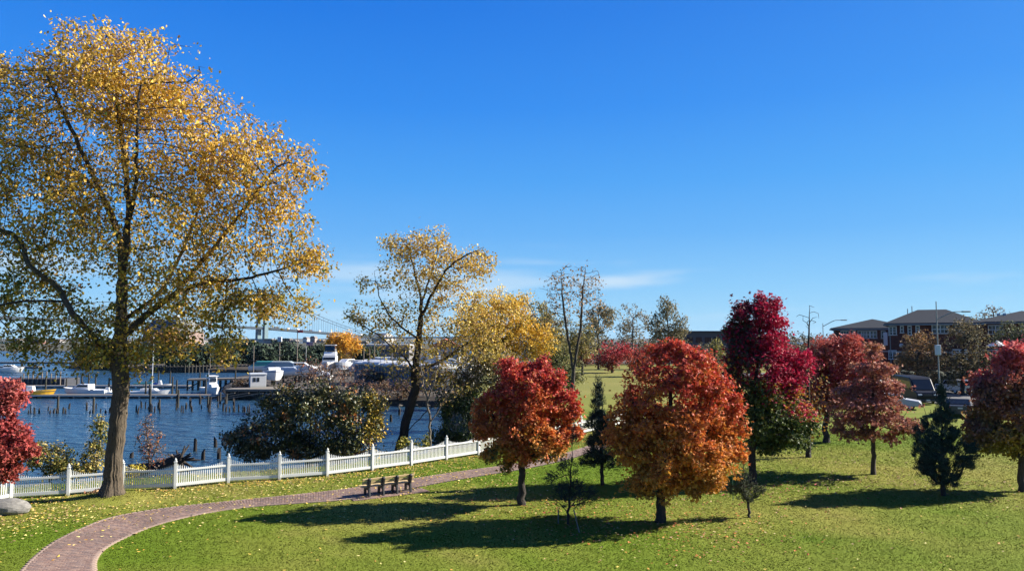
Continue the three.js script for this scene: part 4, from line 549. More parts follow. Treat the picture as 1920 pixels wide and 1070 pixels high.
// ---------------------------------------------------------------- suspension bridge far off
{
  const pt = (px, d, y) => { const p = A(px, 600, d); return V(p.x, y, p.z); };
  const T = pt(491, 1700, 0), R = V(-373, 0, -2100), dir = R.clone().sub(T).normalize(), Lf = T.clone().addScaledVector(dir, -900);
  const yT = 35.5, yR = 15, yL = 45, b = thing('suspension_bridge', 'blue-grey suspension bridge spanning the far water with a tall tower and thin hangers', 'bridge', T.clone());
  const side = V(-dir.z, 0, dir.x), P = (s, y, w = 0) => dir.clone().multiplyScalar(s).addScaledVector(side, w).setY(y);
  const SR = T.distanceTo(R), deckY = (s) => s > 0 ? mix(yT, yR, s / SR) : mix(yT, yL, Math.min(1, -s / 620));
  const deck = []; for (const [a, c] of [[-900, -620], [-620, -300], [-300, 0], [0, SR / 2], [SR / 2, SR]]) deck.push(beam(P(a, deckY(a) - 2.4), P(c, deckY(c) - 2.4), 20, 5.2));
  part('deck', deck, M.bridge, b);
  const topY = 124;
  for (const w of [-10.5, 10.5]) {
    const leg = part('tower_leg', [box(11, 46, 7, 0, 14, 0), box(9, topY - 36, 6, 0, 36 + (topY - 36) / 2, 0)], std([0.085, 0.14, 0.155], 0.7), b, P(0, 0, w)); leg.rotation.y = Math.atan2(-dir.z, dir.x);
    const cab = []; const cy = (s) => s > 0 ? mix(topY, yR + 2, s / SR) - 60 * (s / SR) * (1 - s / SR) : mix(topY, 55, Math.min(1, -s / 620) ** 0.5 * 0.5 + Math.min(1, -s / 620) * 0.5);
    for (let s = -900; s < SR - 1; s += 30) cab.push(bar(P(s, cy(s), w), P(Math.min(SR, s + 30), cy(Math.min(SR, s + 30)), w), 0.6, 6));
    part('main_cable', cab, M.bridge, b);
    for (let s = -840; s < SR - 10; s += 17) if (Math.abs(s) > 8 && cy(s) > deckY(s) + 1) part('hanger', bar(P(s, deckY(s), w), P(s, cy(s), w), 0.28, 4), M.bridge, b);
  }
  part('cross_strut', [60, 90, 118].map((y) => { const g = box(6, 5, 21, 0, y, 0); return g.rotateY(Math.atan2(-dir.z, dir.x)); }), M.bridge, b);
  part('pier', box(26, 14, 40, 0, 2, 0).rotateY(Math.atan2(-dir.z, dir.x)), M.concrete, b);
  const an = thing('bridge_anchorage', 'pale concrete block where the far bridge deck reaches the shore', 'anchorage', R.clone());
  part('block', extrude([[-8, -3], [52, -3], [52, 8], [30, 22], [8, 26], [-8, 14]], 40), M.concrete, an).rotation.y = Math.atan2(-dir.z, dir.x); part('approach', box(300, 4, 20, 170, 13, 0).rotateY(-0.4), M.concrete, an);
  // traffic on the deck
  const r = rngOf(5); for (let k = 0; k < 9; k++) { const s = 40 + k * 40 + r() * 12, v = thing('distant_truck', `tiny vehicle on the far bridge deck, ${['first', 'second', 'third', 'fourth', 'fifth', 'sixth', 'seventh', 'eighth', 'ninth'][k]} to the right of the tower`, 'truck', T.clone().add(P(s, deckY(s) + 0.2, -5)), Math.atan2(-dir.z, dir.x), 'traffic on the far bridge'); part('body', rbox(9, 3.2, 2.5, 0.2, 0, 2.2, 0), k % 3 ? M.boatWhite : M.black, v); part('cab', rbox(2.2, 2.6, 2.4, 0.3, 5.8, 1.9, 0), M.navy, v); }
}
// far waterfront buildings under the bridge
{
  const r = rngOf(9), tones = [[0.34, 0.33, 0.32], [0.26, 0.22, 0.2], [0.2, 0.1, 0.08], [0.45, 0.45, 0.44], [0.22, 0.22, 0.22]];
  const spots = [[402, 641, 12, 5], [456, 640, 16, 6], [472, 642, 10, 5], [505, 639, 18, 6], [520, 641, 14, 5], [538, 638, 16, 4], [552, 641, 12, 5], [574, 636, 8, 7], [588, 634, 9, 6], [602, 641, 14, 4], [680, 643, 18, 6], [380, 642, 12, 5], [300, 641, 14, 4], [30, 639, 16, 4], [70, 640, 18, 5], [110, 640, 14, 4]];
  const what = ['pale', 'tan', 'brick red', 'white', 'grey'];
  spots.forEach(([x, y, w, h], i) => { const d = 620 + r() * 60, p = A(x, y, d), S = d / F, k = Math.floor(r() * 5), hw = w * S, hh = p.y + 1.5 + h * S * 0.12;
    const o = thing('waterfront_building', `small ${what[k]} building on the far shore, ${['first', 'second', 'third', 'fourth', 'fifth', 'sixth', 'seventh', 'eighth', 'ninth', 'tenth', 'eleventh', 'twelfth', 'thirteenth', 'fourteenth', 'fifteenth', 'sixteenth'][spots.map((q) => q[0]).sort((a, b) => a - b).indexOf(x)]} from the left`, 'building', V(p.x, -1.5, p.z), 0, 'low buildings on the far shore');
    part('wall', box(hw, hh, 9, 0, hh / 2, 0), std(tones[k], 0.9), o); part('roof', extrude([[-hw / 2 - 0.4, hh], [hw / 2 + 0.4, hh], [hw / 2 - 1, hh + 1.6], [-hw / 2 + 1, hh + 1.6]], 9.6), std([0.16, 0.14, 0.13], 0.9), o);
    for (let q = 0; q < 3; q++) part('window', box(hw * 0.16, hh * 0.28, 0.2, hw * (q - 1) * 0.3, hh * 0.6, 4.55), M.glassDark, o); });
}
function hipRoof(w, d, h, ov, ridgeIn) {
  const x = w / 2 + ov, z = d / 2 + ov, r = Math.max(0, x - ridgeIn), v = [[-x, 0, z], [x, 0, z], [x, 0, -z], [-x, 0, -z], [-r, h, 0], [r, h, 0], [-x, -0.28, z], [x, -0.28, z], [x, -0.28, -z], [-x, -0.28, -z]];
  const f = [[0, 1, 5], [0, 5, 4], [1, 2, 5], [2, 3, 4], [2, 4, 5], [3, 0, 4], [6, 7, 1], [6, 1, 0], [7, 8, 2], [7, 2, 1], [8, 9, 3], [8, 3, 2], [9, 6, 0], [9, 0, 3], [6, 8, 7], [6, 9, 8]], pos = [], uv = [];
  for (const t of f) for (const k of t) { pos.push(...v[k]); uv.push((v[k][0] + v[k][2]) / 2, v[k][1]); }
  const g = new THREE.BufferGeometry(); g.setAttribute('position', new THREE.Float32BufferAttribute(pos, 3)); g.setAttribute('uv', new THREE.Float32BufferAttribute(uv, 2)); g.computeVertexNormals(); return g;
}
const brickTex = texture(512, (u, v) => { const row = Math.floor(v * 32), x = (u * 12 + (row % 2) * 0.5) % 1, y = (v * 32) % 1, m = x < 0.05 || y < 0.14, k = 0.8 + 0.35 * Math.abs(Math.sin(Math.floor(u * 12 + (row % 2) * 0.5) * 12.9898 + row * 78.233) * 43758.5453 % 1); return m ? [0.62, 0.58, 0.55] : [0.72 * k, 0.72 * k, 0.72 * k]; });
const wallBrick = std([0.20, 0.068, 0.05], 0.95, { map: brickTex }), shingle = new THREE.MeshPhysicalMaterial({ color: new THREE.Color(0.043, 0.049, 0.066), roughness: 0.95, specularIntensity: 0.1, map: turfTex });
function windowAt(parent, x, y, z, w, h, cols, rows, frame = M.white) {
  const f = part('window', [box(w + 0.2, 0.14, 0.16, 0, h / 2 + 0.03, 0), box(w + 0.34, 0.1, 0.24, 0, -h / 2 - 0.05, 0.03), box(0.1, h - 0.08, 0.14, -w / 2 - 0.05, 0, 0), box(0.1, h - 0.08, 0.14, w / 2 + 0.05, 0, 0)], frame, parent, V(x, y, z));
  part('pane', box(w, h, 0.04, 0, 0, -0.02), M.glassDark, f);
  const bars = []; for (let i = 1; i < cols; i++) bars.push(box(i * 2 === cols ? 0.12 : 0.06, h - 0.1, 0.06, -w / 2 + w * i / cols, 0, 0.03)); for (let j = 1; j < rows; j++) bars.push(box(w - 0.04, j * 2 === rows ? 0.1 : 0.05, 0.05, 0, -h / 2 + h * j / rows, 0.031));
  if (bars.length) part('glazing_bar', bars, frame, f);
  return f;
}
function brickHouse(label, px0, px1, d, depth, eavePx, ridgePx, wins, ridgeIn = 6) {   // the front faces the park obliquely
  const mid = A((px0 + px1) / 2, eavePx, d), yaw = -Math.atan2(mid.x, d), cz = Math.cos(yaw), w = (px1 - px0) / F * d * cz, eave = mid.y, R = d / cz, ridge = A((px0 + px1) / 2, ridgePx, d + depth / 2 * cz).y;
  const n = V(Math.sin(yaw), 0, Math.cos(yaw)), ax = V(Math.cos(yaw), 0, -Math.sin(yaw));
  const o = thing('brick_building', label, 'building', mid.clone().setY(0).addScaledVector(n, -depth / 2), yaw);
  const g = box(w, eave, depth, 0, eave / 2, 0); { const p = g.attributes.position, nn = g.attributes.normal, uv = []; for (let i = 0; i < p.count; i++) uv.push((Math.abs(nn.getX(i)) > 0.5 ? p.getZ(i) : p.getX(i)) / 2.6, p.getY(i) / 2.4); g.setAttribute('uv', new THREE.Float32BufferAttribute(uv, 2)); }
  part('wall', g, wallBrick, o);
  const rf = part('roof', hipRoof(w, depth, ridge - eave, 0.5, ridgeIn), shingle, o, V(0, eave + 0.3, 0));
  part('gutter', [box(w + 1.1, 0.18, 0.14, 0, eave + 0.06, depth / 2 + 0.6), box(0.14, 0.18, depth + 1, -w / 2 - 0.6, eave + 0.06, 0)], M.steel, o);
  part('downpipe', [cyl(0.06, 0.06, eave, 6, -w / 2 + 0.2, 0, depth / 2 + 0.1), cyl(0.06, 0.06, eave, 6, w / 2 - 0.2, 0, depth / 2 + 0.1)], M.steel, o);
  part('string_course', box(w + 0.08, 0.22, 0.08, 0, eave * 0.56, depth / 2 + 0.03), M.concrete, o);
  const eye = V(0, CAM_H, 0), hit = (px, py) => { const q = ray(px, py), t = mid.clone().sub(eye).dot(n) / q.dot(n), p = eye.clone().addScaledVector(q, t).sub(mid); return [p.dot(ax), eye.y + q.y * t]; };
  o.userData.hit = undefined; delete o.userData.hit;
  for (const [px, py, ww, hh, c, r] of wins) { const [x, y] = hit(px, py); windowAt(o, x, y, depth / 2 + 0.06, ww, hh, c, r); }
  return [o, rf, hit, depth];
}
{
  const [o1, rf1, hit1] = brickHouse('dark brick building with hip roof and four narrow upper windows left of the lamp post', 1664, 1834, 105, 15, 609, 584, [[1674.5, 620, 0.85, 1.15, 2, 3], [1692, 617.5, 0.26, 0.85, 1, 2], [1706.5, 619.5, 0.32, 1.2, 1, 3], [1721.5, 617, 0.32, 0.9, 1, 3], [1764, 617, 1.9, 1.1, 4, 2], [1674.5, 665, 0.85, 1.15, 2, 3], [1800, 664, 1.6, 1.2, 4, 2], [1800, 617, 1.0, 1.1, 2, 2]], 4.2);
  part('vent_pipe', [cyl(0.06, 0.06, 0.9, 8, -3.2, 1.4, 0), cyl(0.06, 0.06, 1.2, 8, -2.6, 1.5, 0)], M.steel, rf1);
  const sconce = part('wall_lamp', [rbox(0.25, 0.3, 0.2, 0.05), new THREE.SphereGeometry(0.28, 12, 8).translate(0, -0.1, 0.25)], M.white, o1); { const [x, y] = hit1(1691, 646); sconce.position.set(x, y, 7.7); }
  const [o2, rf2] = brickHouse('dark brick building with a large four-pane window at the right border', 1826, 2010, 110, 16, 606, 586, [[1868, 618, 1.75, 1.25, 4, 2], [1868, 664, 1.75, 1.25, 4, 2], [1930, 618, 1.75, 1.25, 4, 2]], 8);
  part('roof_vent', [rbox(0.5, 0.3, 0.5, 0.05, -3, 1.2, 3.3), rbox(0.5, 0.3, 0.5, 0.05, -2.2, 1.2, 3.3), rbox(0.4, 0.3, 0.4, 0.05, 2.2, 1.2, 4)], M.white, rf2);
  const [o3, rf3, hit3] = brickHouse('long low brick wing with a row of white windows, seen above the red maples', 1562, 1712, 128, 15, 618, 601, [[1616, 627, 1.0, 1.2, 2, 2], [1626, 627, 1.0, 1.2, 2, 2], [1638, 627, 1.0, 1.2, 2, 2], [1585, 626, 1.2, 1.0, 3, 2], [1600, 626, 0.8, 1.2, 2, 2], [1657, 627, 0.5, 1.2, 1, 2]], 7);
  const p = part('bay', box(0.6, 2.2, 0.8), M.white, o3); { const [x, y] = hit3(1661, 635); p.position.set(x, y, 8); }
  const u = thing('patio_umbrella', 'pale open umbrella before the brick building at the right border', 'umbrella', A(1871, 655, 98).setY(0));
  { const top = A(1871, 642, 98).y, pole = part('pole', cyl(0.04, 0.04, top, 8), M.steel, u); part('canopy', new THREE.ConeGeometry(1.35, 0.75, 10, 1, false).translate(0, top - 0.1, 0), M.white, u); }
  const fl = thing('flat_building', 'dark flat-roofed building on the skyline left of the crimson maple', 'building', A(1332, 640, 215).setY(0));
  part('wall', box(20, 8.6, 14, 0, 4.3, 0), std([0.05, 0.055, 0.07], 0.8), fl); part('parapet', box(20.6, 0.5, 14.6, 0, 8.85, 0), std([0.03, 0.032, 0.04], 0.8), fl); for (let i = 0; i < 7; i++) part('window', box(1.7, 1.5, 0.1, -7.5 + i * 2.5, 6.6, 7.04), M.glassDark, fl);
  const mb = thing('mansard_building', 'large pinkish building with a grey mansard roof behind the lower leaves of the big cottonwood', 'building', A(325, 650, 285).setY(-0.6));
  const mh = A(325, 622, 285).y + 0.6, mt = A(325, 600, 285).y + 0.6;
  part('wall', box(17, mh, 14, 0, mh / 2, 0), std([0.27, 0.19, 0.16], 0.9, { map: grainTex }), mb); part('roof', new THREE.CylinderGeometry(8.2, 12.6, mt - mh, 4, 1).rotateY(Math.PI / 4).scale(1, 1, 0.82).translate(0, (mt + mh) / 2, 0), std([0.13, 0.14, 0.135], 0.9), mb); part('chimney', box(2, 3.2, 2, 3, mt, 5.5), M.white, mb);
  for (let i = 0; i < 5; i++) for (let j = 0; j < 2; j++) windowAt(mb, -6.4 + i * 3.2, 3 + j * 3.6, 7.08, 1.3, 1.9, 2, 2);
  for (const x of [4, 8.3]) part('column', cyl(0.45, 0.4, mh - 1, 10, x, 0, 8.4), M.white, mb);
  const wh = thing('warehouse', 'long low pale warehouse with a dark window band behind the yellow boatyard tree', 'warehouse', A(708, 660, 260).setY(-0.6));
  const wt = A(708, 648, 260).y + 0.6; part('wall', box(24, wt, 16, 0, wt / 2, 0), std([0.17, 0.16, 0.16], 0.9), wh); part('roof', box(24.6, 0.5, 16.6, 0, wt + 0.25, 0), std([0.4, 0.4, 0.42], 0.8), wh); for (let i = 0; i < 6; i++) part('window', box(3.4, 0.9, 0.1, -9.8 + i * 3.9, wt - 1.7, 8.04), M.glassDark, wh);
  const hs = thing('house', 'small white gabled house far behind the leaning yellow tree', 'house', A(835, 655, 230).setY(-0.6)); part('wall', box(9, 5, 7, 0, 2.5, 0), M.white, hs); part('roof', extrude([[-5, 5], [5, 5], [0, 7.6]], 7.6), std([0.4, 0.12, 0.07], 0.9), hs); for (const x of [-2.4, 0, 2.4]) part('window', box(1.1, 1.3, 0.1, x, 3, 3.54), M.glassDark, hs);
}
// ---------------------------------------------------------------- street furniture and vehicles
function lamp(label, base, topPx, d, armPx, reach) {
  const o = thing('street_lamp', label, 'street lamp', base), top = A(topPx[0], topPx[1], d).sub(base), arm0 = A(armPx[0], armPx[1], d).sub(base), head = A(reach[0], reach[1], d).sub(base);
  part('pole', bar(V(0, 0, 0), V(0, top.y, 0), 0.075, 10, 0.04), M.steel, o);
  const c = new THREE.CatmullRomCurve3([V(0, arm0.y, 0), V(head.x * 0.3, mix(arm0.y, head.y, 0.5), 0), V(head.x * 0.62, mix(arm0.y, head.y, 0.95), 0), V(head.x, head.y, 0)]);
  const a = part('arm', new THREE.TubeGeometry(c, 16, 0.045, 6), M.steel, o); part('lamp_head', rbox(0.75, 0.13, 0.3, 0.05, head.x + 0.2, head.y, 0), M.steel, a);
  return o;
}
{
  const l = lamp('tall grey street lamp with one curved arm and a control box, before the brick buildings', A(1764, 760, 68).setY(0), [1760, 565], 68, [1761, 599], [1808, 584]);
  const q = A(1757, 656, 68).sub(l.position); part('control_box', rbox(0.42, 0.92, 0.3, 0.04, q.x + 0.06, q.y, 0.1), std([0.4, 0.45, 0.5], 0.5), l);
  lamp('street lamp with curved arm rising behind the round red maple', A(1546, 690, 98).setY(0), [1545.5, 606], 98, [1546, 612], [1580, 600]);
}
function wheel(parent, x, z, R = 0.36) { const w = part('wheel', new THREE.TorusGeometry(R * 0.78, R * 0.24, 8, 20), M.rubber, parent, V(x, R, z)); part('rim', new THREE.CylinderGeometry(R * 0.6, R * 0.6, 0.16, 14).rotateX(Math.PI / 2), M.alu, w); }
function vehicle(name, label, cat, pos, turn, s) {  // front toward local +x
  const o = thing(name, label, cat, pos, turn), hw = s.w / 2;
  part('body', extrude(s.profile, s.w, 0.09), s.paint, o);
  for (const z of [-1, 1]) { part('side_window', extrude(s.side, 0.03).translate(0, 0, z * (hw - 0.005)), M.glassDark, o); for (const x of s.wheels) wheel(o, x, z * (hw - 0.1), s.wr); }
  const glass = (a, b, w, nm) => { const m = V((a[0] + b[0]) / 2, (a[1] + b[1]) / 2, 0), g = box(Math.hypot(b[0] - a[0], b[1] - a[1]), 0.03, w); g.rotateZ(Math.atan2(b[1] - a[1], b[0] - a[0])); part(nm, g.translate(m.x, m.y, 0), M.glassDark, o); };
  glass(...s.front, s.w - 0.26, 'windscreen'); glass(...s.rear, s.w - 0.34, 'rear_window');
  for (const z of [-1, 1]) { part('headlight', rbox(0.12, 0.17, 0.42, 0.04, s.lights[0], s.lights[1], z * (hw - 0.3)), M.alu, o); part('tail_light', rbox(0.08, s.tl ?? 0.3, 0.16, 0.03, s.tail[0], s.tail[1], z * (hw - 0.12)), M.red, o); part('mirror', rbox(0.14, 0.22, 0.2, 0.05, s.mir[0], s.mir[1], z * (hw + 0.12)), s.paint, o); }
  part('front_bumper', rbox(0.22, 0.22, s.w - 0.1, 0.06, s.lights[0] + 0.02, 0.42, 0), s.trim ?? M.black, o); part('grille', rbox(0.06, 0.2, s.w * 0.42, 0.02, s.lights[0] + 0.06, s.lights[1] - 0.02, 0), M.black, o);
  part('number_plate', rbox(0.02, 0.13, 0.36, 0.005, s.lights[0] + 0.145, 0.46, 0), M.white, o); part('number_plate', rbox(0.02, 0.13, 0.36, 0.005, s.tail[0] - 0.06, s.plate ?? 0.8, 0), M.white, o);
  return o;
}
{
  const vanPaint = new THREE.MeshPhysicalMaterial({ color: new THREE.Color(0.012, 0.014, 0.02), roughness: 0.45, specularIntensity: 0.3, clearcoat: 0.12, clearcoatRoughness: 0.1 });
  vehicle('passenger_van', 'black high-roofed passenger van parked on the street facing the lawn', 'van', G(1718, 754).setY(0.03), -Math.PI / 2 - 0.16, {
    w: 2.05, paint: vanPaint, wr: 0.36, wheels: [2.1, -1.75], profile: [[-3.4, 0.4], [3.35, 0.38], [3.42, 0.85], [3.25, 1.2], [2.55, 1.42], [1.55, 2.5], [1.2, 2.68], [-3.2, 2.74], [-3.42, 2.55]],
    side: [[-3.1, 1.5], [1.2, 1.45], [2.05, 1.5], [1.42, 2.25], [-3.1, 2.35]], front: [[2.58, 1.47], [1.63, 2.46]], rear: [[-3.44, 1.5], [-3.43, 2.4]], lights: [3.32, 0.98], tail: [-3.4, 1.2], tl: 0.6, mir: [1.95, 1.55] });
  const car = { w: 1.85, wr: 0.35, wheels: [1.4, -1.35], profile: [[-2.25, 0.32], [2.25, 0.3], [2.3, 0.66], [2.1, 0.82], [1.05, 0.98], [0.35, 1.42], [-1.0, 1.48], [-1.75, 1.05], [-2.25, 0.98]], side: [[-1.5, 0.98], [0.85, 0.95], [0.3, 1.34], [-0.95, 1.38]], front: [[1.02, 1.02], [0.4, 1.41]], rear: [[-1.7, 1.1], [-1.04, 1.48]], lights: [2.2, 0.7], tail: [-2.22, 0.82], mir: [0.72, 1.0] };
  const suv = { w: 1.9, wr: 0.38, wheels: [1.4, -1.35], profile: [[-2.25, 0.4], [2.25, 0.38], [2.3, 0.85], [2.1, 1.02], [1.0, 1.12], [0.35, 1.66], [-1.8, 1.72], [-2.15, 1.6], [-2.28, 1.0]], side: [[-1.9, 1.12], [0.82, 1.1], [0.28, 1.56], [-1.85, 1.6]], front: [[0.98, 1.16], [0.4, 1.63]], rear: [[-2.31, 1.05], [-2.18, 1.56]], lights: [2.2, 0.85], tail: [-2.26, 1.0], tl: 0.45, mir: [0.7, 1.15], plate: 0.75 };
  vehicle('parked_suv', 'silver SUV seen from behind beyond the dwarf cypress on the street', 'car', G(1790, 737).setY(0.03), Math.PI / 2 + 0.12, { ...suv, paint: std([0.5, 0.52, 0.55], 0.35, { metalness: 0.5 }) });
  vehicle('parked_car', 'pale parked car half hidden by oak leaves in front of the black van', 'car', G(1678, 766).setY(0.02), -0.5, { ...car, paint: std([0.36, 0.37, 0.39], 0.35) });
  vehicle('parked_car', 'dark parked car at the lawn edge right of the dwarf cypress', 'car', G(1797, 779).setY(0.03), Math.PI / 2 - 0.45, { ...car, paint: std([0.03, 0.034, 0.04], 0.35) });
  vehicle('parked_car', 'grey car partly hidden behind the street tree right of the silver SUV', 'car', G(1852, 737).setY(0.03), Math.PI / 2 - 0.2, { ...car, paint: std([0.12, 0.14, 0.17], 0.35) });
  const hg = thing('hedge', 'dark clipped hedge along the foot of the brick buildings', 'hedge', V(0, 0, 0)); const r = rngOf(3), gs = []; for (let x = 50; x < 78; x += 0.9) for (let k = 0; k < 2; k++) gs.push(new THREE.IcosahedronGeometry(0.9 + r() * 0.5, 1).scale(1, 1.1, 1).translate(x + r(), 0.9 + r() * 0.4, -98.5 - k)); part('foliage', gs, std([0.022, 0.032, 0.016], 0.95, { map: turfTex }), hg, null, 'stuff');
}
// ---------------------------------------------------------------- marina
function hullGeo(L, W2, Hh, keel = 0.35, rake = 0.35) {
  const N = 14, K = 7, pos = [], idx = [];
  for (let i = 0; i <= N; i++) { const t = i / N, w = W2 / 2 * (t < 0.5 ? 0.9 + 0.2 * t : 1 - ((t - 0.5) * 2) ** 2.4) + 0.015, top = Hh * (1 + 0.35 * t * t), x = -L / 2 + L * t, bx = x - rake * L * 0.25 * t * t;
    for (const [a, b] of [[-1, 1], [-0.93, 0.5], [-0.72, 0], [0, -1], [0.72, 0], [0.93, 0.5], [1, 1]]) { const y = b >= 0 ? top * b : -keel * (1 - t * t * 0.8), f = b >= 0 ? b : 0; pos.push(mix(bx, x, f), y, a * w); } }
  for (let i = 0; i < N; i++) for (let k = 0; k < K - 1; k++) { const a = i * K + k, b = a + K; idx.push(a, a + 1, b, a + 1, b + 1, b); }
  for (let k = 1; k < K - 1; k++) idx.push(0, k + 1, k);                          // transom
  const g = new THREE.BufferGeometry(); g.setAttribute('position', new THREE.Float32BufferAttribute(pos, 3)); g.setIndex(idx); const q = g.toNonIndexed(); q.computeVertexNormals(); return q;
}
function deckGeo(L, W2, Hh, drop = 0.06) {
  const N = 14, pos = [], idx = []; for (let i = 0; i <= N; i++) { const t = i / N, w = (W2 / 2 * (t < 0.5 ? 0.9 + 0.2 * t : 1 - ((t - 0.5) * 2) ** 2.4) + 0.015) * 0.97, x = -L / 2 + L * t * 0.995; pos.push(x, Hh * (1 + 0.35 * t * t) - drop, -w, x, Hh * (1 + 0.35 * t * t) - drop, w); if (i) { const k = i * 2; idx.push(k - 2, k - 1, k, k - 1, k + 1, k); } }
  const g = new THREE.BufferGeometry(); g.setAttribute('position', new THREE.Float32BufferAttribute(pos, 3)); g.setIndex(idx); const q = g.toNonIndexed(); q.computeVertexNormals(); return q;
}
const loft = (x0, x1, w, y0, y1, slopeF = 0.3, slopeB = 0.1, r = 0.06) => extrude([[x0, y0], [x1, y0], [x1 - slopeF, y1], [x0 + slopeB, y1]], w, r);
function boat(kind, label, pos, turn, L, o = {}) {
  const t = thing(kind === 'sail' ? 'sailboat' : 'motor_boat', label, 'boat', pos, turn, o.group), Wd = o.w ?? L * 0.34, Hh = o.h ?? L * 0.12, hm = o.hull ?? M.boatWhite;
  part('hull', hullGeo(L, Wd, Hh), hm, t); part('deck', deckGeo(L, Wd, Hh), o.deck ?? M.boatWhite, t);
  if (o.stripe) part('rub_rail', hullGeo(L * 1.004, Wd * 1.02, Hh).scale(1, 0.22, 1).translate(0, Hh * 0.8, 0), o.stripe, t);
  if (kind === 'cruiser') { part('cabin', loft(-L * 0.12, L * 0.28, Wd * 0.62, Hh, Hh + L * 0.11, L * 0.16, 0.05), M.boatWhite, t); part('windscreen', loft(-L * 0.1, L * 0.16, Wd * 0.66, Hh + L * 0.055, Hh + L * 0.10, L * 0.06, 0.03), M.glassDark, t); part('engine', rbox(0.35, 0.6, 0.35, 0.08, -L / 2 - 0.1, Hh, 0), M.black, t); }
  if (kind === 'pilot') { const h = L * 0.3; const c = part('pilothouse', loft(-L * 0.1, L * 0.16, Wd * 0.6, Hh, Hh + h, L * 0.02, 0.02), M.boatWhite, t); part('window', loft(-L * 0.105, L * 0.168, Wd * 0.46, Hh + h * 0.55, Hh + h * 0.85, L * 0.02, 0.01, 0.02), M.glassDark, c); part('side_window', loft(-L * 0.06, L * 0.12, Wd * 0.615, Hh + h * 0.55, Hh + h * 0.85, L * 0.02, 0.01, 0.02), M.glassDark, c); part('roof', rbox(L * 0.34, 0.1, Wd * 0.72, 0.03, L * 0.02, Hh + h + 0.05, 0), M.boatWhite, c); part('trunk_cabin', loft(L * 0.12, L * 0.36, Wd * 0.5, Hh, Hh + h * 0.35, L * 0.08, 0.0), M.boatWhite, t); part('antenna', cyl(0.03, 0.015, 1.2, 5, 0, Hh + h, Wd * 0.2), M.white, c); }
  if (kind === 'flybridge') { const c = part('cabin', loft(-L * 0.2, L * 0.2, Wd * 0.78, Hh, Hh + L * 0.16, L * 0.08, 0.05), M.boatWhite, t); part('windscreen', loft(-L * 0.16, L * 0.186, Wd * 0.7, Hh + L * 0.07, Hh + L * 0.135, L * 0.035, 0.02), M.glassDark, c); part('flybridge', loft(-L * 0.2, L * 0.1, Wd * 0.7, Hh + L * 0.17, Hh + L * 0.25, L * 0.05, 0.02), M.boatWhite, t); const tw = []; for (const x of [-L * 0.16, L * 0.02]) for (const z of [-1, 1]) tw.push(bar(V(x, Hh + L * 0.24, z * Wd * 0.32), V(x * 0.9, Hh + L * 0.4, z * Wd * 0.26), 0.05, 5)); part('tower_frame', tw, M.alu, t); part('hardtop', rbox(L * 0.26, 0.12, Wd * 0.66, 0.05, -L * 0.07, Hh + L * 0.405, 0), M.boatWhite, t); part('dark_curtain', loft(-L * 0.15, L * 0.06, Wd * 0.6, Hh + L * 0.27, Hh + L * 0.385, 0.2, 0.05), M.glassDark, t); }
  if (kind === 'open') { part('console', loft(-L * 0.08, L * 0.08, Wd * 0.3, Hh * 0.5, Hh + 0.75, 0.25, 0), M.boatWhite, t); part('engine', rbox(0.35, 0.8, 0.4, 0.1, -L / 2 - 0.12, Hh + 0.1, 0), M.black, t); part('seat', rbox(0.45, 0.5, Wd * 0.4, 0.06, -L * 0.2, Hh + 0.1, 0), M.navy, t); }
  if (kind === 'sail') { part('coachroof', loft(-L * 0.16, L * 0.24, Wd * 0.55, Hh, Hh + 0.42, 0.5, 0.08), M.boatWhite, t); const m = part('mast', cyl(0.06, 0.045, o.mast ?? 8, 8, L * 0.08, Hh, 0), M.alu, t); const bm = part('boom', bar(V(L * 0.08, Hh + 1.05, 0), V(-L * 0.36, Hh + 1.0, 0), 0.045), M.alu, t); part('sail_cover', bar(V(L * 0.07, Hh + 1.25, 0), V(-L * 0.34, Hh + 1.12, 0), 0.16, 8, 0.1), o.cover ?? M.teal, bm); }
  if (kind === 'covered') part('cover', loft(-L * 0.48, L * 0.46, Wd * 0.8, Hh * 0.95, Hh + L * 0.14, L * 0.32, L * 0.2, 0.15), o.cover ?? M.white, t);
  if (o.stand) { const lift = o.stand, s = []; for (const x of [-L * 0.3, L * 0.12]) for (const z of [-1, 1]) s.push(bar(V(x, -lift, z * Wd * 0.5), V(x, Hh * 0.3, z * Wd * 0.36), 0.05, 5)); s.push(box(0.3, lift, 0.3, -L * 0.28, -lift / 2 - 0.2, 0), box(0.3, lift, 0.3, L * 0.14, -lift / 2 - 0.2, 0)); part('jack_stand', s, M.pile, t); t.position.y += lift; }
  return t;
}
const water = (px, py) => G(px, py, WATER_Y);
boat('open', 'yellow-hulled motor boat moored at the left end of the floating dock', water(57, 745.5), 0.05, 7.2, { hull: M.yellow, stripe: M.white, h: 0.95 });
boat('cruiser', 'white cabin cruiser moored behind the big trunk at its left', water(160, 742.5), Math.PI - 0.1, 7.4, { h: 1 });
boat('open', 'small white open boat close left of the big trunk at the dock', water(202, 743), 0.1, 4.6, { h: 0.6 });
boat('sail', 'white sailboat with green sail cover and slim mast right of the big trunk', water(277, 742), 0.05, 6.6, { h: 0.7, mast: 8.4 });
boat('pilot', 'white pilothouse boat moored at the right end of the dock by the wooden pier', water(395, 737), -0.9, 6.2, { h: 0.85 });
boat('cruiser', 'white boat at the far left behind the dark barge', water(14, 697), 0.2, 8, { h: 1 });
boat('open', 'small white skiff at the back dock right of the big trunk', water(300, 726), 0.1, 4.2, { h: 0.5 });
const yard = (px, py) => G(px, py, -0.5);
boat('flybridge', 'white flybridge fishing boat standing bow-on on stands before the yellow tree', yard(618, 702), -Math.PI / 2 + 0.1, 9, { stand: 1.3, w: 3.4 });
boat('cruiser', 'white cabin cruiser on stands just right of the flybridge boat', yard(652, 702), -Math.PI / 2 - 0.5, 8, { stand: 1.1, w: 3.2, h: 1.2 });
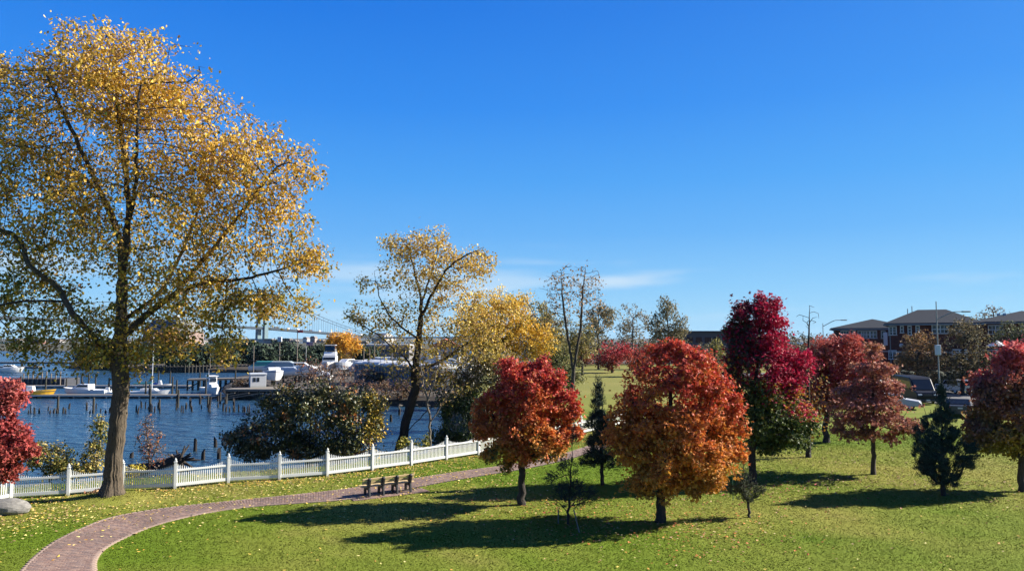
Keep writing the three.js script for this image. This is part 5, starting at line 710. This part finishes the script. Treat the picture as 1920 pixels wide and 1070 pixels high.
boat('covered', 'boat under white cover right of the white cruiser on land', yard(674, 702), -0.3, 7.5, { stand: 1.0 });
boat('covered', 'second covered white boat in the yard, left of the long slatted shed', yard(690, 704), -0.2, 7.5, { stand: 0.9 });
boat('open', 'small boat with blue inside at the yard edge below the flybridge boat', yard(615, 716), -1.2, 4.6, { stand: 0.5, stripe: M.navy });
boat('cruiser', 'white round-bowed boat with blue hull patch on land right of the white hut', yard(512, 722), -1.15, 6.4, { stand: 0.9, w: 2.9, h: 1.2, stripe: M.navy });
boat('covered', 'white boat on stands left behind the white round-bowed boat', yard(533, 706), 0.1, 8, { stand: 0.9, cover: std([0.25, 0.3, 0.32], 0.7) });
boat('cruiser', 'long white boat on stands behind the brown thicket', yard(560, 708), 0.15, 8.5, { stand: 0.9 });
boat('covered', 'teal-covered boat behind the white hut on the pier', yard(500, 703), 0.2, 7, { stand: 1, cover: M.teal });
boat('covered', 'small white-covered boat in the shadow of the brown thicket', yard(592, 712), 0.3, 5, { stand: 0.5 });
boat('covered', 'white boat roof showing behind the fork of the yellow tree', yard(815, 700), 0.2, 8, { stand: 1.6 });
boat('covered', 'white-covered boat right of the fork of the yellow tree', yard(838, 704), 0.2, 7, { stand: 1.6 });
[[700, 696, 'white boat cover beyond the left end of the long boat shed', 7], [722, 697, 'white boat cover peeking over the middle of the long boat shed', 8], [748, 699, 'third white boat cover behind the long boat shed, near the yellow tree', 7], [862, 708, 'white boat half hidden by the golden tree', 8], [545, 716, 'small white boat below the long white boat in the yard', 5], [575, 716, 'low white boat at the left of the brown thicket', 5]].forEach(([x, y, lb, L], i) => boat('covered', lb, yard(x, y), (i * 1.7) % 0.6 - 0.3, L, { stand: 0.9 + (i % 3) * 0.3, cover: i % 3 === 1 ? std([0.4, 0.45, 0.5], 0.6) : M.white }));
{ // long slatted shed
  const a = yard(686, 716), b = yard(850, 731), dir = b.clone().sub(a), L = dir.length(), o = thing('boat_shed', 'long low boat shed, grey-blue slatted side, white covers on top, behind the forked yellow tree', 'shed', a.clone().add(b).multiplyScalar(0.5), Math.atan2(-dir.z, dir.x));
  part('side', box(L, 3.1, 4.4, 0, 1.55, 0), std([0.10, 0.13, 0.165], 0.85, { map: grainTex }), o); const r = rngOf(66); for (let i = 0; i < 26; i++) part('slat', box(0.1, 2.6 + r() * 0.4, 0.08, -L / 2 + (i + 0.3 + r() * 0.4) * L / 26, 1.4 + r() * 0.2, 2.26), std([0.24, 0.27, 0.3], 0.8), o);
  for (let i = 0; i < 9; i++) part('cover', new THREE.CylinderGeometry(2.5, 2.5, L / 9 - 0.15, 12, 1, false).rotateZ(Math.PI / 2).scale(1, 0.16 + 0.1 * r(), 1).translate(-L / 2 + (i + 0.5) * L / 9, 3.1 + 0.15 * r(), 0), M.white, o);
  const h = thing('white_hut', 'small white hut with two dark windows on the pier end', 'hut', yard(482, 727), 0.45); h.scale.setScalar(0.66); part('wall', rbox(3.4, 3.0, 2.6, 0.05, 0, 1.6, 0), std([0.45, 0.46, 0.47], 0.7, { map: grimeTex }), h); part('roof', extrude([[-1.9, 3.05], [1.9, 3.05], [1.7, 3.35], [-1.7, 3.35]], 2.9), M.alu, h); for (const x of [-0.45, 0.35]) part('window', box(0.55, 0.9, 0.06, x - 0.4, 1.9, 1.32), M.glassDark, h);
}
// docks
function dock(label, x0, x1, py, w, top, name = 'floating_dock') {
  const a = water(x0, py), b = water(x1, py), d = b.clone().sub(a), L = d.length(), o = thing(name, label, 'dock', a.clone().add(b).multiplyScalar(0.5), Math.atan2(-d.z, d.x));
  part('deck', box(L, 0.12, w, 0, top, 0), M.dockWood, o); part('fascia', box(L, 0.16, 0.06, 0, top - 0.08, w / 2 + 0.03), std([0.5, 0.48, 0.44], 0.8), o);
  const fl = []; for (let x = -L / 2 + 0.8; x < L / 2; x += 2.4) fl.push(box(1.5, top + 0.1, w * 0.9, x, (top - 0.2) / 2, 0)); part('float', fl, M.black, o);
  return o;
}
dock('front floating dock with moored boats stretching across the cove', 20, 430, 746, 1.6, 0.45);
dock('narrow rear floating dock behind the moored boats', 30, 355, 727, 1.4, 0.4);
dock('far floating dock at the left border with white boats', -10, 75, 690, 2, 0.5);
dock('long finger dock at the left in front of the far water', -5, 150, 681, 2, 0.5);
{
  const p = water(408, 731), o = thing('wooden_pier', 'old raised wooden pier on dark piles by the pilothouse boat', 'pier', p), q = water(475, 729).sub(p), l = water(352, 731).sub(p);
  part('deck', beam(l.clone().setY(1.75), q.clone().setY(1.85), 2.6, 0.3), M.dockWood, o); for (let k = 0; k < 12; k++) for (const z of [-1, 1]) { const c = l.clone().lerp(q, (k + 0.3) / 12); part('pile', cyl(0.16, 0.14, 3.1, 8, c.x, -1.4, c.z + z), M.pile, o); }
  part('brace', [0, 1, 2, 3].map((k) => bar(l.clone().lerp(q, k / 4 + 0.03).setY(0.2).add(V(0, 0, 1.15)), l.clone().lerp(q, k / 4 + 0.22).setY(1.5).add(V(0, 0, 1.15)), 0.09)), M.pile, o);
  const o2 = thing('wharf', 'dark timber wharf with sagging planks at the tip of the boatyard', 'wharf', water(500, 748)); part('deck', rbox(11, 0.35, 5, 0.05, 0, 1.35, -1), M.dockWood, o2); for (let k = 0; k < 8; k++) part('pile', cyl(0.17, 0.15, 2.3, 8, -5.2 + k * 1.5, -1, 1.4), M.pile, o2); part('bulkhead', box(11, 1.4, 0.3, 0, 0.5, 1.1), M.pile, o2); part('fallen_plank', [0, 1, 2].map((k) => beam(V(-9 + k * 1.6, 0.1, 2.2), V(-4 + k * 2, 1.0, 1.7), 0.3, 0.12)), M.dockWood, o2);
  const bg = thing('work_barge', 'long dark barge with posts moored at the left beyond the docks', 'barge', water(50, 722)); part('hull', rbox(17, 1.7, 5, 0.15, 0, 0.5, 0), std([0.03, 0.032, 0.04], 0.7), bg); part('railing', [box(16.4, 0.1, 0.1, 0, 1.95, 2.3), box(16.4, 0.1, 0.1, 0, 2.3, 2.3)], M.pile, bg); for (let k = 0; k < 9; k++) part('post', cyl(0.12, 0.1, 2.6 + (k % 3) * 0.2, 6, 1 + k * 0.85, -0.3, 2.7), M.palePile, bg);
  const bh = thing('bulkhead_wall', 'dark timber bulkhead along the opposite bank', 'retaining wall', V(0, 0, 0)); const pts = [[290, 699], [350, 698.5], [405, 697.5], [468, 697]].map((s) => water(...s)); const wl = []; for (let k = 0; k < pts.length - 1; k++) wl.push(beam(pts[k].clone().setY(-1.2), pts[k + 1].clone().setY(-1.1), 0.5, 1.6)); part('planking', wl, M.pile, bh); const ps = []; for (let k = 0; k < 26; k++) { const t = k / 25 * (pts.length - 1), i = Math.min(pts.length - 2, Math.floor(t)), c = pts[i].clone().lerp(pts[i + 1], t - i); part('fender_pile', cyl(0.22, 0.2, 2.4, 6, c.x, -2.3, c.z + 0.5), M.pile, bh); }
}
// piles standing in the water
{
  const r = rngOf(401); let proto = null;
  const mk = () => { const t = thing('old_pile', 'short rotten pile stub standing in the cove, one of the ragged row', 'pile', V(0, 0, 0), 0, 'rotten pile stubs in the cove'); const g = new THREE.CylinderGeometry(0.13, 0.16, 1, 8, 3).translate(0, 0.5, 0), p = g.attributes.position; for (let i = 0; i < p.count; i++) if (p.getY(i) > 0.9) p.setY(i, p.getY(i) + p.getX(i) * 1.2); g.computeVertexNormals(); part('shaft', g, M.stub, t); return t; };
  const put = (px, py, h, fat) => { let t; if (!proto) t = proto = mk(); else { t = proto.clone(); t.name = numbered('old_pile'); scene.add(t); } const p = water(px, py); t.position.set(p.x, WATER_Y - 0.6, p.z); t.scale.set(fat, h + 0.6, fat); t.rotation.set(gauss(r) * 0.06, r() * 6, gauss(r) * 0.08); };
  for (let k = 0; k < 74; k++) { const px = 52 + k * 5.8 + gauss(r) * 3; if (r() < 0.12 || noise.noise(px * 0.045, 3.3, 1) < -0.3) continue; const row = r() < 0.72 ? 775 + gauss(r) * 1.5 : 768 + gauss(r) * 2.5; put(px, row - (px - 50) * 0.008, 0.3 + r() * 0.55, 0.5 + r() * 0.4); }
  for (const [px, py, h] of [[330, 752, 0.9], [356, 760, 0.8], [374, 757, 1.0], [392, 766, 1.3], [408, 752, 0.7], [422, 757, 0.8], [438, 765, 1], [720, 768, 0.8], [708, 775, 0.7], [733, 790, 0.6], [748, 778, 0.8], [690, 779, 0.7], [365, 846, 0.8], [404, 838, 0.7], [380, 862, 0.6], [410, 860, 0.6], [245, 858, 0.3]]) put(px, py, h, 1);
  let pp = null; const tall = (px, py, top, lb) => { let t; const p = water(px, py), h = A(px, top, -p.z).y - WATER_Y; if (!pp) { t = pp = thing('mooring_pile', 'tall slim mooring pile standing beside the docks', 'pile', V(0, 0, 0), 0, 'mooring piles along the docks'); part('shaft', cyl(0.15, 0.12, 1, 8), M.pile, t); } else { t = pp.clone(); t.name = numbered('mooring_pile'); scene.add(t); } t.position.set(p.x, WATER_Y - 0.3, p.z); t.scale.set(1, h + 0.3, 1); t.userData.label = lb; };
  const ORD = ['first', 'second', 'third', 'fourth', 'fifth', 'sixth', 'seventh', 'eighth', 'ninth', 'tenth', 'eleventh', 'twelfth', 'thirteenth', 'fourteenth', 'fifteenth', 'sixteenth', 'seventeenth', 'eighteenth', 'nineteenth', 'twentieth', 'twenty-first', 'twenty-second', 'twenty-third', 'twenty-fourth', 'twenty-fifth', 'twenty-sixth', 'twenty-seventh', 'twenty-eighth'];
  [[107, 774, 742], [174, 775, 745], [280, 772, 728], [298, 768, 748], [333, 764, 730], [389, 764, 742], [272, 743, 714], [279, 746, 720], [322, 741, 706], [330, 744, 712], [385, 743, 712], [318, 722, 696], [296, 720, 695], [440, 735, 694], [123, 733, 709], [154, 743, 716], [143, 726, 704], [152, 728, 704], [165, 724, 701], [178, 722, 700], [203, 735, 708], [210, 735, 705], [374, 724, 697], [37, 738, 705], [84, 738, 706], [475, 745, 712], [412, 757, 735], [424, 756, 738]].sort((a, b) => a[0] - b[0]).forEach((q, i) => tall(...q, `tall slim mooring pile by the docks, ${ORD[i]} from the left`));
}
// masts, light poles, flags
function pole(name, label, cat, px, py, top, d, r0, m, gy = -0.5) { const p = A(px, py, d).setY(gy), o = thing(name, label, cat, p); part('pole', cyl(r0, r0 * 0.7, A(px, top, d).y - gy, 8), m, o); return o; }
{
  const l = pole('yard_light', 'pale light pole with a lamp box standing in the boatyard right of the bridge tower', 'light pole', 523, 690, 636, 165, 0.13, M.palePile); const h = A(523, 636, 165).y + 0.5; part('lamp_box', rbox(0.9, 1.1, 0.6, 0.1, 0, h, 0), M.white, l); part('cross_arm', box(1.6, 0.12, 0.12, 0, h * 0.52, 0), M.palePile, l);
  const f = pole('flagpole', 'tall flagpole with a small red and white flag under the bridge deck', 'flagpole', 556, 692, 617, 160, 0.12, M.palePile); part('flag', box(1.1, 0.6, 0.03, 0.6, A(556, 621, 160).y + 0.5, 0), M.red, f);
  const g = pole('flagpole', 'short flagpole with a drooping striped flag right of the tall flagpole', 'flagpole', 573, 690, 640, 170, 0.06, M.white); const gy = A(573, 644, 170).y + 0.5; const fl = part('flag', box(1.5, 0.9, 0.03, 0.8, gy, 0), M.white, g); part('stripes', [0, 1, 2].map((k) => box(1.5, 0.14, 0.05, 0.8, gy - 0.38 + k * 0.28, 0)), M.red, fl); part('canton', box(0.6, 0.45, 0.06, 0.34, gy + 0.22, 0), M.navy, fl);
  const masts = [[681, 720, 652, 'thin bare mast left of the long slatted shed'], [692, 720, 650, 'slightly leaning mast near the left end of the long shed'], [701, 722, 640, 'taller mast at the left end of the long shed'], [734, 712, 648, 'short mast rising over the white shed roof'], [474, 710, 648, 'bare mast left of the white hut'], [393, 692, 660, 'white mast on the opposite bank behind the pilothouse boat'], [591, 708, 672, 'short mast in the brown thicket']];
  for (const [x, y, t, lb] of masts) { const d = y > 700 ? 128 : 195, m = pole('mast', lb, 'mast', x, y, t, d, 0.1, M.palePile, -0.6); const hh = A(x, t, d).y + 0.6; part('spreader', box(1.1, 0.07, 0.07, 0, hh * 0.6, 0), M.palePile, m); }
}
// driftwood stump and boulder
{
  const r = rngOf(55), o = thing('driftwood_stump', 'dark uprooted dead stump with tangled roots lying at the waterline behind the fence', 'stump', G(322, 880, -1.6)); const w = (a, b, r0, r1) => bar(V(...a), V(...b), r0, 8, r1);
  part('trunk', [w([-2.6, -0.3, 0.4], [0.6, 0.7, 0], 0.24, 0.36), w([-3, 0.1, -0.5], [-1, 0.35, 0.3], 0.14, 0.2)], BARK.dark, o);
  for (let k = 0; k < 16; k++) { const a = r() * 6.28; part('root', w([0.5 + gauss(r) * 0.2, 0.6, gauss(r) * 0.2], [0.7 + Math.cos(a) * (0.6 + r() * 0.7), 0.6 + Math.sin(a) * 0.9, gauss(r) * 0.6], 0.12, 0.04), BARK.dark, o); }
  const g = new THREE.IcosahedronGeometry(1, 4), p = g.attributes.position; for (let i = 0; i < p.count; i++) { const v = V(p.getX(i), p.getY(i), p.getZ(i)), k = 1 + 0.22 * fbm(v.x * 1.3, v.y * 1.3, v.z * 1.3 + 4, 4); p.setXYZ(i, v.x * k * 0.85, v.y * k * 0.36, v.z * k * 0.5); } g.computeVertexNormals();
  const b = thing('boulder', 'pale grey boulder lying in the grass at the left border below the fence', 'boulder', G(10, 962)); part('stone', g, std([0.24, 0.23, 0.21], 0.95, { map: grainTex, bumpMap: dirtTex, bumpScale: 0.05 }), b, V(0, 0.2, 0));
  const rocks = thing('shore_rocks', 'scattered dark stones along the muddy near shore of the boatyard', 'rocks', V(0, 0, 0)); const gs = []; for (let k = 0; k < 70; k++) { const px = 590 + r() * 250, c = G(px, 752 - (px - 590) * -0.03 + gauss(r) * 5, -1.7); gs.push(new THREE.IcosahedronGeometry(0.12 + r() * r() * 0.4, 0).scale(1 + r(), 0.5, 1).rotateY(r() * 6).translate(c.x, c.y, c.z)); } part('stones', gs, std([0.09, 0.08, 0.065], 0.95), rocks, null, 'stuff'); rocks.userData.kind = 'stuff';
}
// ---------------------------------------------------------------- grass blades and fallen leaves
{
  const r = rngOf(808), pos = []; for (let k = 0; k < 5; k++) { const a = r() * 6.28, x = gauss(r) * 0.06, z = gauss(r) * 0.06, h = 0.008 + r() * 0.012, lx = gauss(r) * 0.03, lz = gauss(r) * 0.03, wx = Math.cos(a) * 0.011, wz = Math.sin(a) * 0.011; pos.push(x - wx, 0, z - wz, x + wx, 0, z + wz, x + lx, h, z + lz); }
  const g = new THREE.BufferGeometry(); g.setAttribute('position', new THREE.Float32BufferAttribute(pos, 3)); g.setAttribute('normal', new THREE.Float32BufferAttribute(pos.map((v, i) => i % 3 === 1 ? 1 : 0), 3));
  const N = 210000, im = new THREE.InstancedMesh(g, new THREE.MeshPhysicalMaterial({ roughness: 0.85, specularIntensity: 0.12, side: THREE.DoubleSide }), N), m = new THREE.Matrix4(), q = new THREE.Quaternion(), c = new THREE.Color(), ax = V(0, 1, 0); let k = 0, tries = 0;
  while (k < N && tries++ < N * 4) {
    const d = 19.5 + 36 * Math.pow(r(), 1.35), x = (r() * 2 - 1) * d * 0.74, z = -d; if (landH(x, z) < 0 && edgeDist(LAND, x, z) > 2) continue; if (onPath(x, z, r() < 0.3 ? -0.1 : 0.0)) continue;
    const s = (0.7 + r() * 0.7) * (1 + (d - 20) * 0.02); q.setFromAxisAngle(ax, r() * 6.28); im.setMatrixAt(k, m.compose(V(x, landH(x, z) - 0.004, z), q, V(s, s * (0.8 + 0.5 * r()), s)));
    const t = grassTone(x, z), b = 0.8 + 0.5 * r(); im.setColorAt(k, c.setRGB(t[0] * b * 1.05, t[1] * b * 1.08, t[2] * b)); k++;
  }
  im.count = k; im.name = 'grass'; im.userData = { kind: 'stuff', label: 'short green grass blades covering the lawn', category: 'grass' }; im.receiveShadow = true; scene.add(im);
  // fallen leaves
  const lg = LEAF.leaf, L = 9000, il = new THREE.InstancedMesh(lg, std([1, 1, 1], 0.7, { side: THREE.DoubleSide }), L), e = new THREE.Euler(); k = 0; tries = 0;
  const drop = [[209, 930, 7.5, 1500, [C.yellow, [0.62, 0.5, 0.16], C.tan]], [640, 905, 8, 900, [C.yellow, C.tan, [0.6, 0.5, 0.2]]], [820, 885, 5, 500, [C.tan, C.yellow]], [978, 946, 4.5, 420, [C.rust, C.ochre, C.tan]], [1250, 985, 5, 700, [C.orange, C.ochre, C.rust, C.tan]], [1420, 910, 5, 420, [C.rust, C.crimson, C.tan]], [1640, 900, 5, 380, [C.brown, C.tan]], [1560, 860, 6, 300, [C.brown, C.tan]], [1890, 930, 4, 260, [C.brown, C.ochre]], [40, 975, 4, 500, [C.yellow, C.tan, [0.65, 0.55, 0.2]]]];
  const leafAt = (x, z, cols, y = 0.03) => { if (k >= L || landH(x, z) < 0) return; const s = 0.065 + 0.06 * r(); e.set(-Math.PI / 2 + gauss(r) * 0.4 + Math.PI * (r() < 0.5 ? 0 : 1) , 0, r() * 6.28, 'YXZ'); e.y = r() * 6.28; q.setFromEuler(e); il.setMatrixAt(k, m.compose(V(x, y + (onPath(x, z, 0) ? 0.01 : 0.02), z), q, V(s, s, s))); const t = pick(r, cols), b = 0.75 + 0.5 * r(); il.setColorAt(k, c.setRGB(t[0] * b, t[1] * b, t[2] * b)); k++; };
  for (const [px, py, rad, n, cols] of drop) { const o = G(px, py); for (let i = 0; i < n; i++) { const rr = rad * Math.sqrt(-Math.log(1 - r() * 0.98)) * 0.75, a = r() * 6.28; leafAt(o.x + Math.cos(a) * rr, o.z + Math.sin(a) * rr * 0.8, cols); } }
  for (let i = 0; i < 1100; i++) { const d = 20 + r() * 40, x = (r() * 2 - 1) * d * 0.72; leafAt(x, -d, [C.yellow, C.tan, [0.6, 0.5, 0.2], C.ochre]); }
  for (let i = 0; i < 1000; i++) { const t = r() * (fencePosts.length - 8.01) + 1, j = Math.floor(t), p = fencePosts[j].clone().lerp(fencePosts[j + 1], t - j); leafAt(p.x + gauss(r) * 0.6, p.z + 0.3 + Math.abs(gauss(r)) * 1.2, [C.yellow, C.tan, C.ochre]); }
  il.count = k; il.name = 'fallen_leaves'; il.userData = { kind: 'stuff', label: 'yellow and brown fallen leaves scattered over the grass', category: 'leaves' }; il.castShadow = true; scene.add(il);
  // dead leaf heap at the foot of the big trunk
  const lh = new THREE.InstancedMesh(lg, std([1, 1, 1], 0.8, { side: THREE.DoubleSide }), 420), o = G(196, 926); for (let i = 0; i < 420; i++) { const x = gauss(r) * 0.55, z = gauss(r) * 0.3, s = 0.08 + 0.08 * r(); e.set(r() * 6, r() * 6, r() * 6); q.setFromEuler(e); lh.setMatrixAt(i, m.compose(V(o.x + x, 0.04 + 0.16 * r() * Math.exp(-(x * x + z * z * 3) * 2), o.z + z), q, V(s, s, s))); const t = pick(r, [C.tan, C.brown, [0.2, 0.14, 0.08]]); lh.setColorAt(i, c.setRGB(...t)); } lh.name = 'leaf_heap'; lh.userData = { kind: 'stuff', label: 'small heap of dry brown leaves at the foot of the big trunk', category: 'leaves' }; scene.add(lh);
}
console.log('leaves', leafTotal);
scene.fog = new THREE.FogExp2(0xbfd4ea, 0.000022);
camera.near = 0.1; camera.far = 9000; camera.updateProjectionMatrix();
renderer.render(scene, camera);
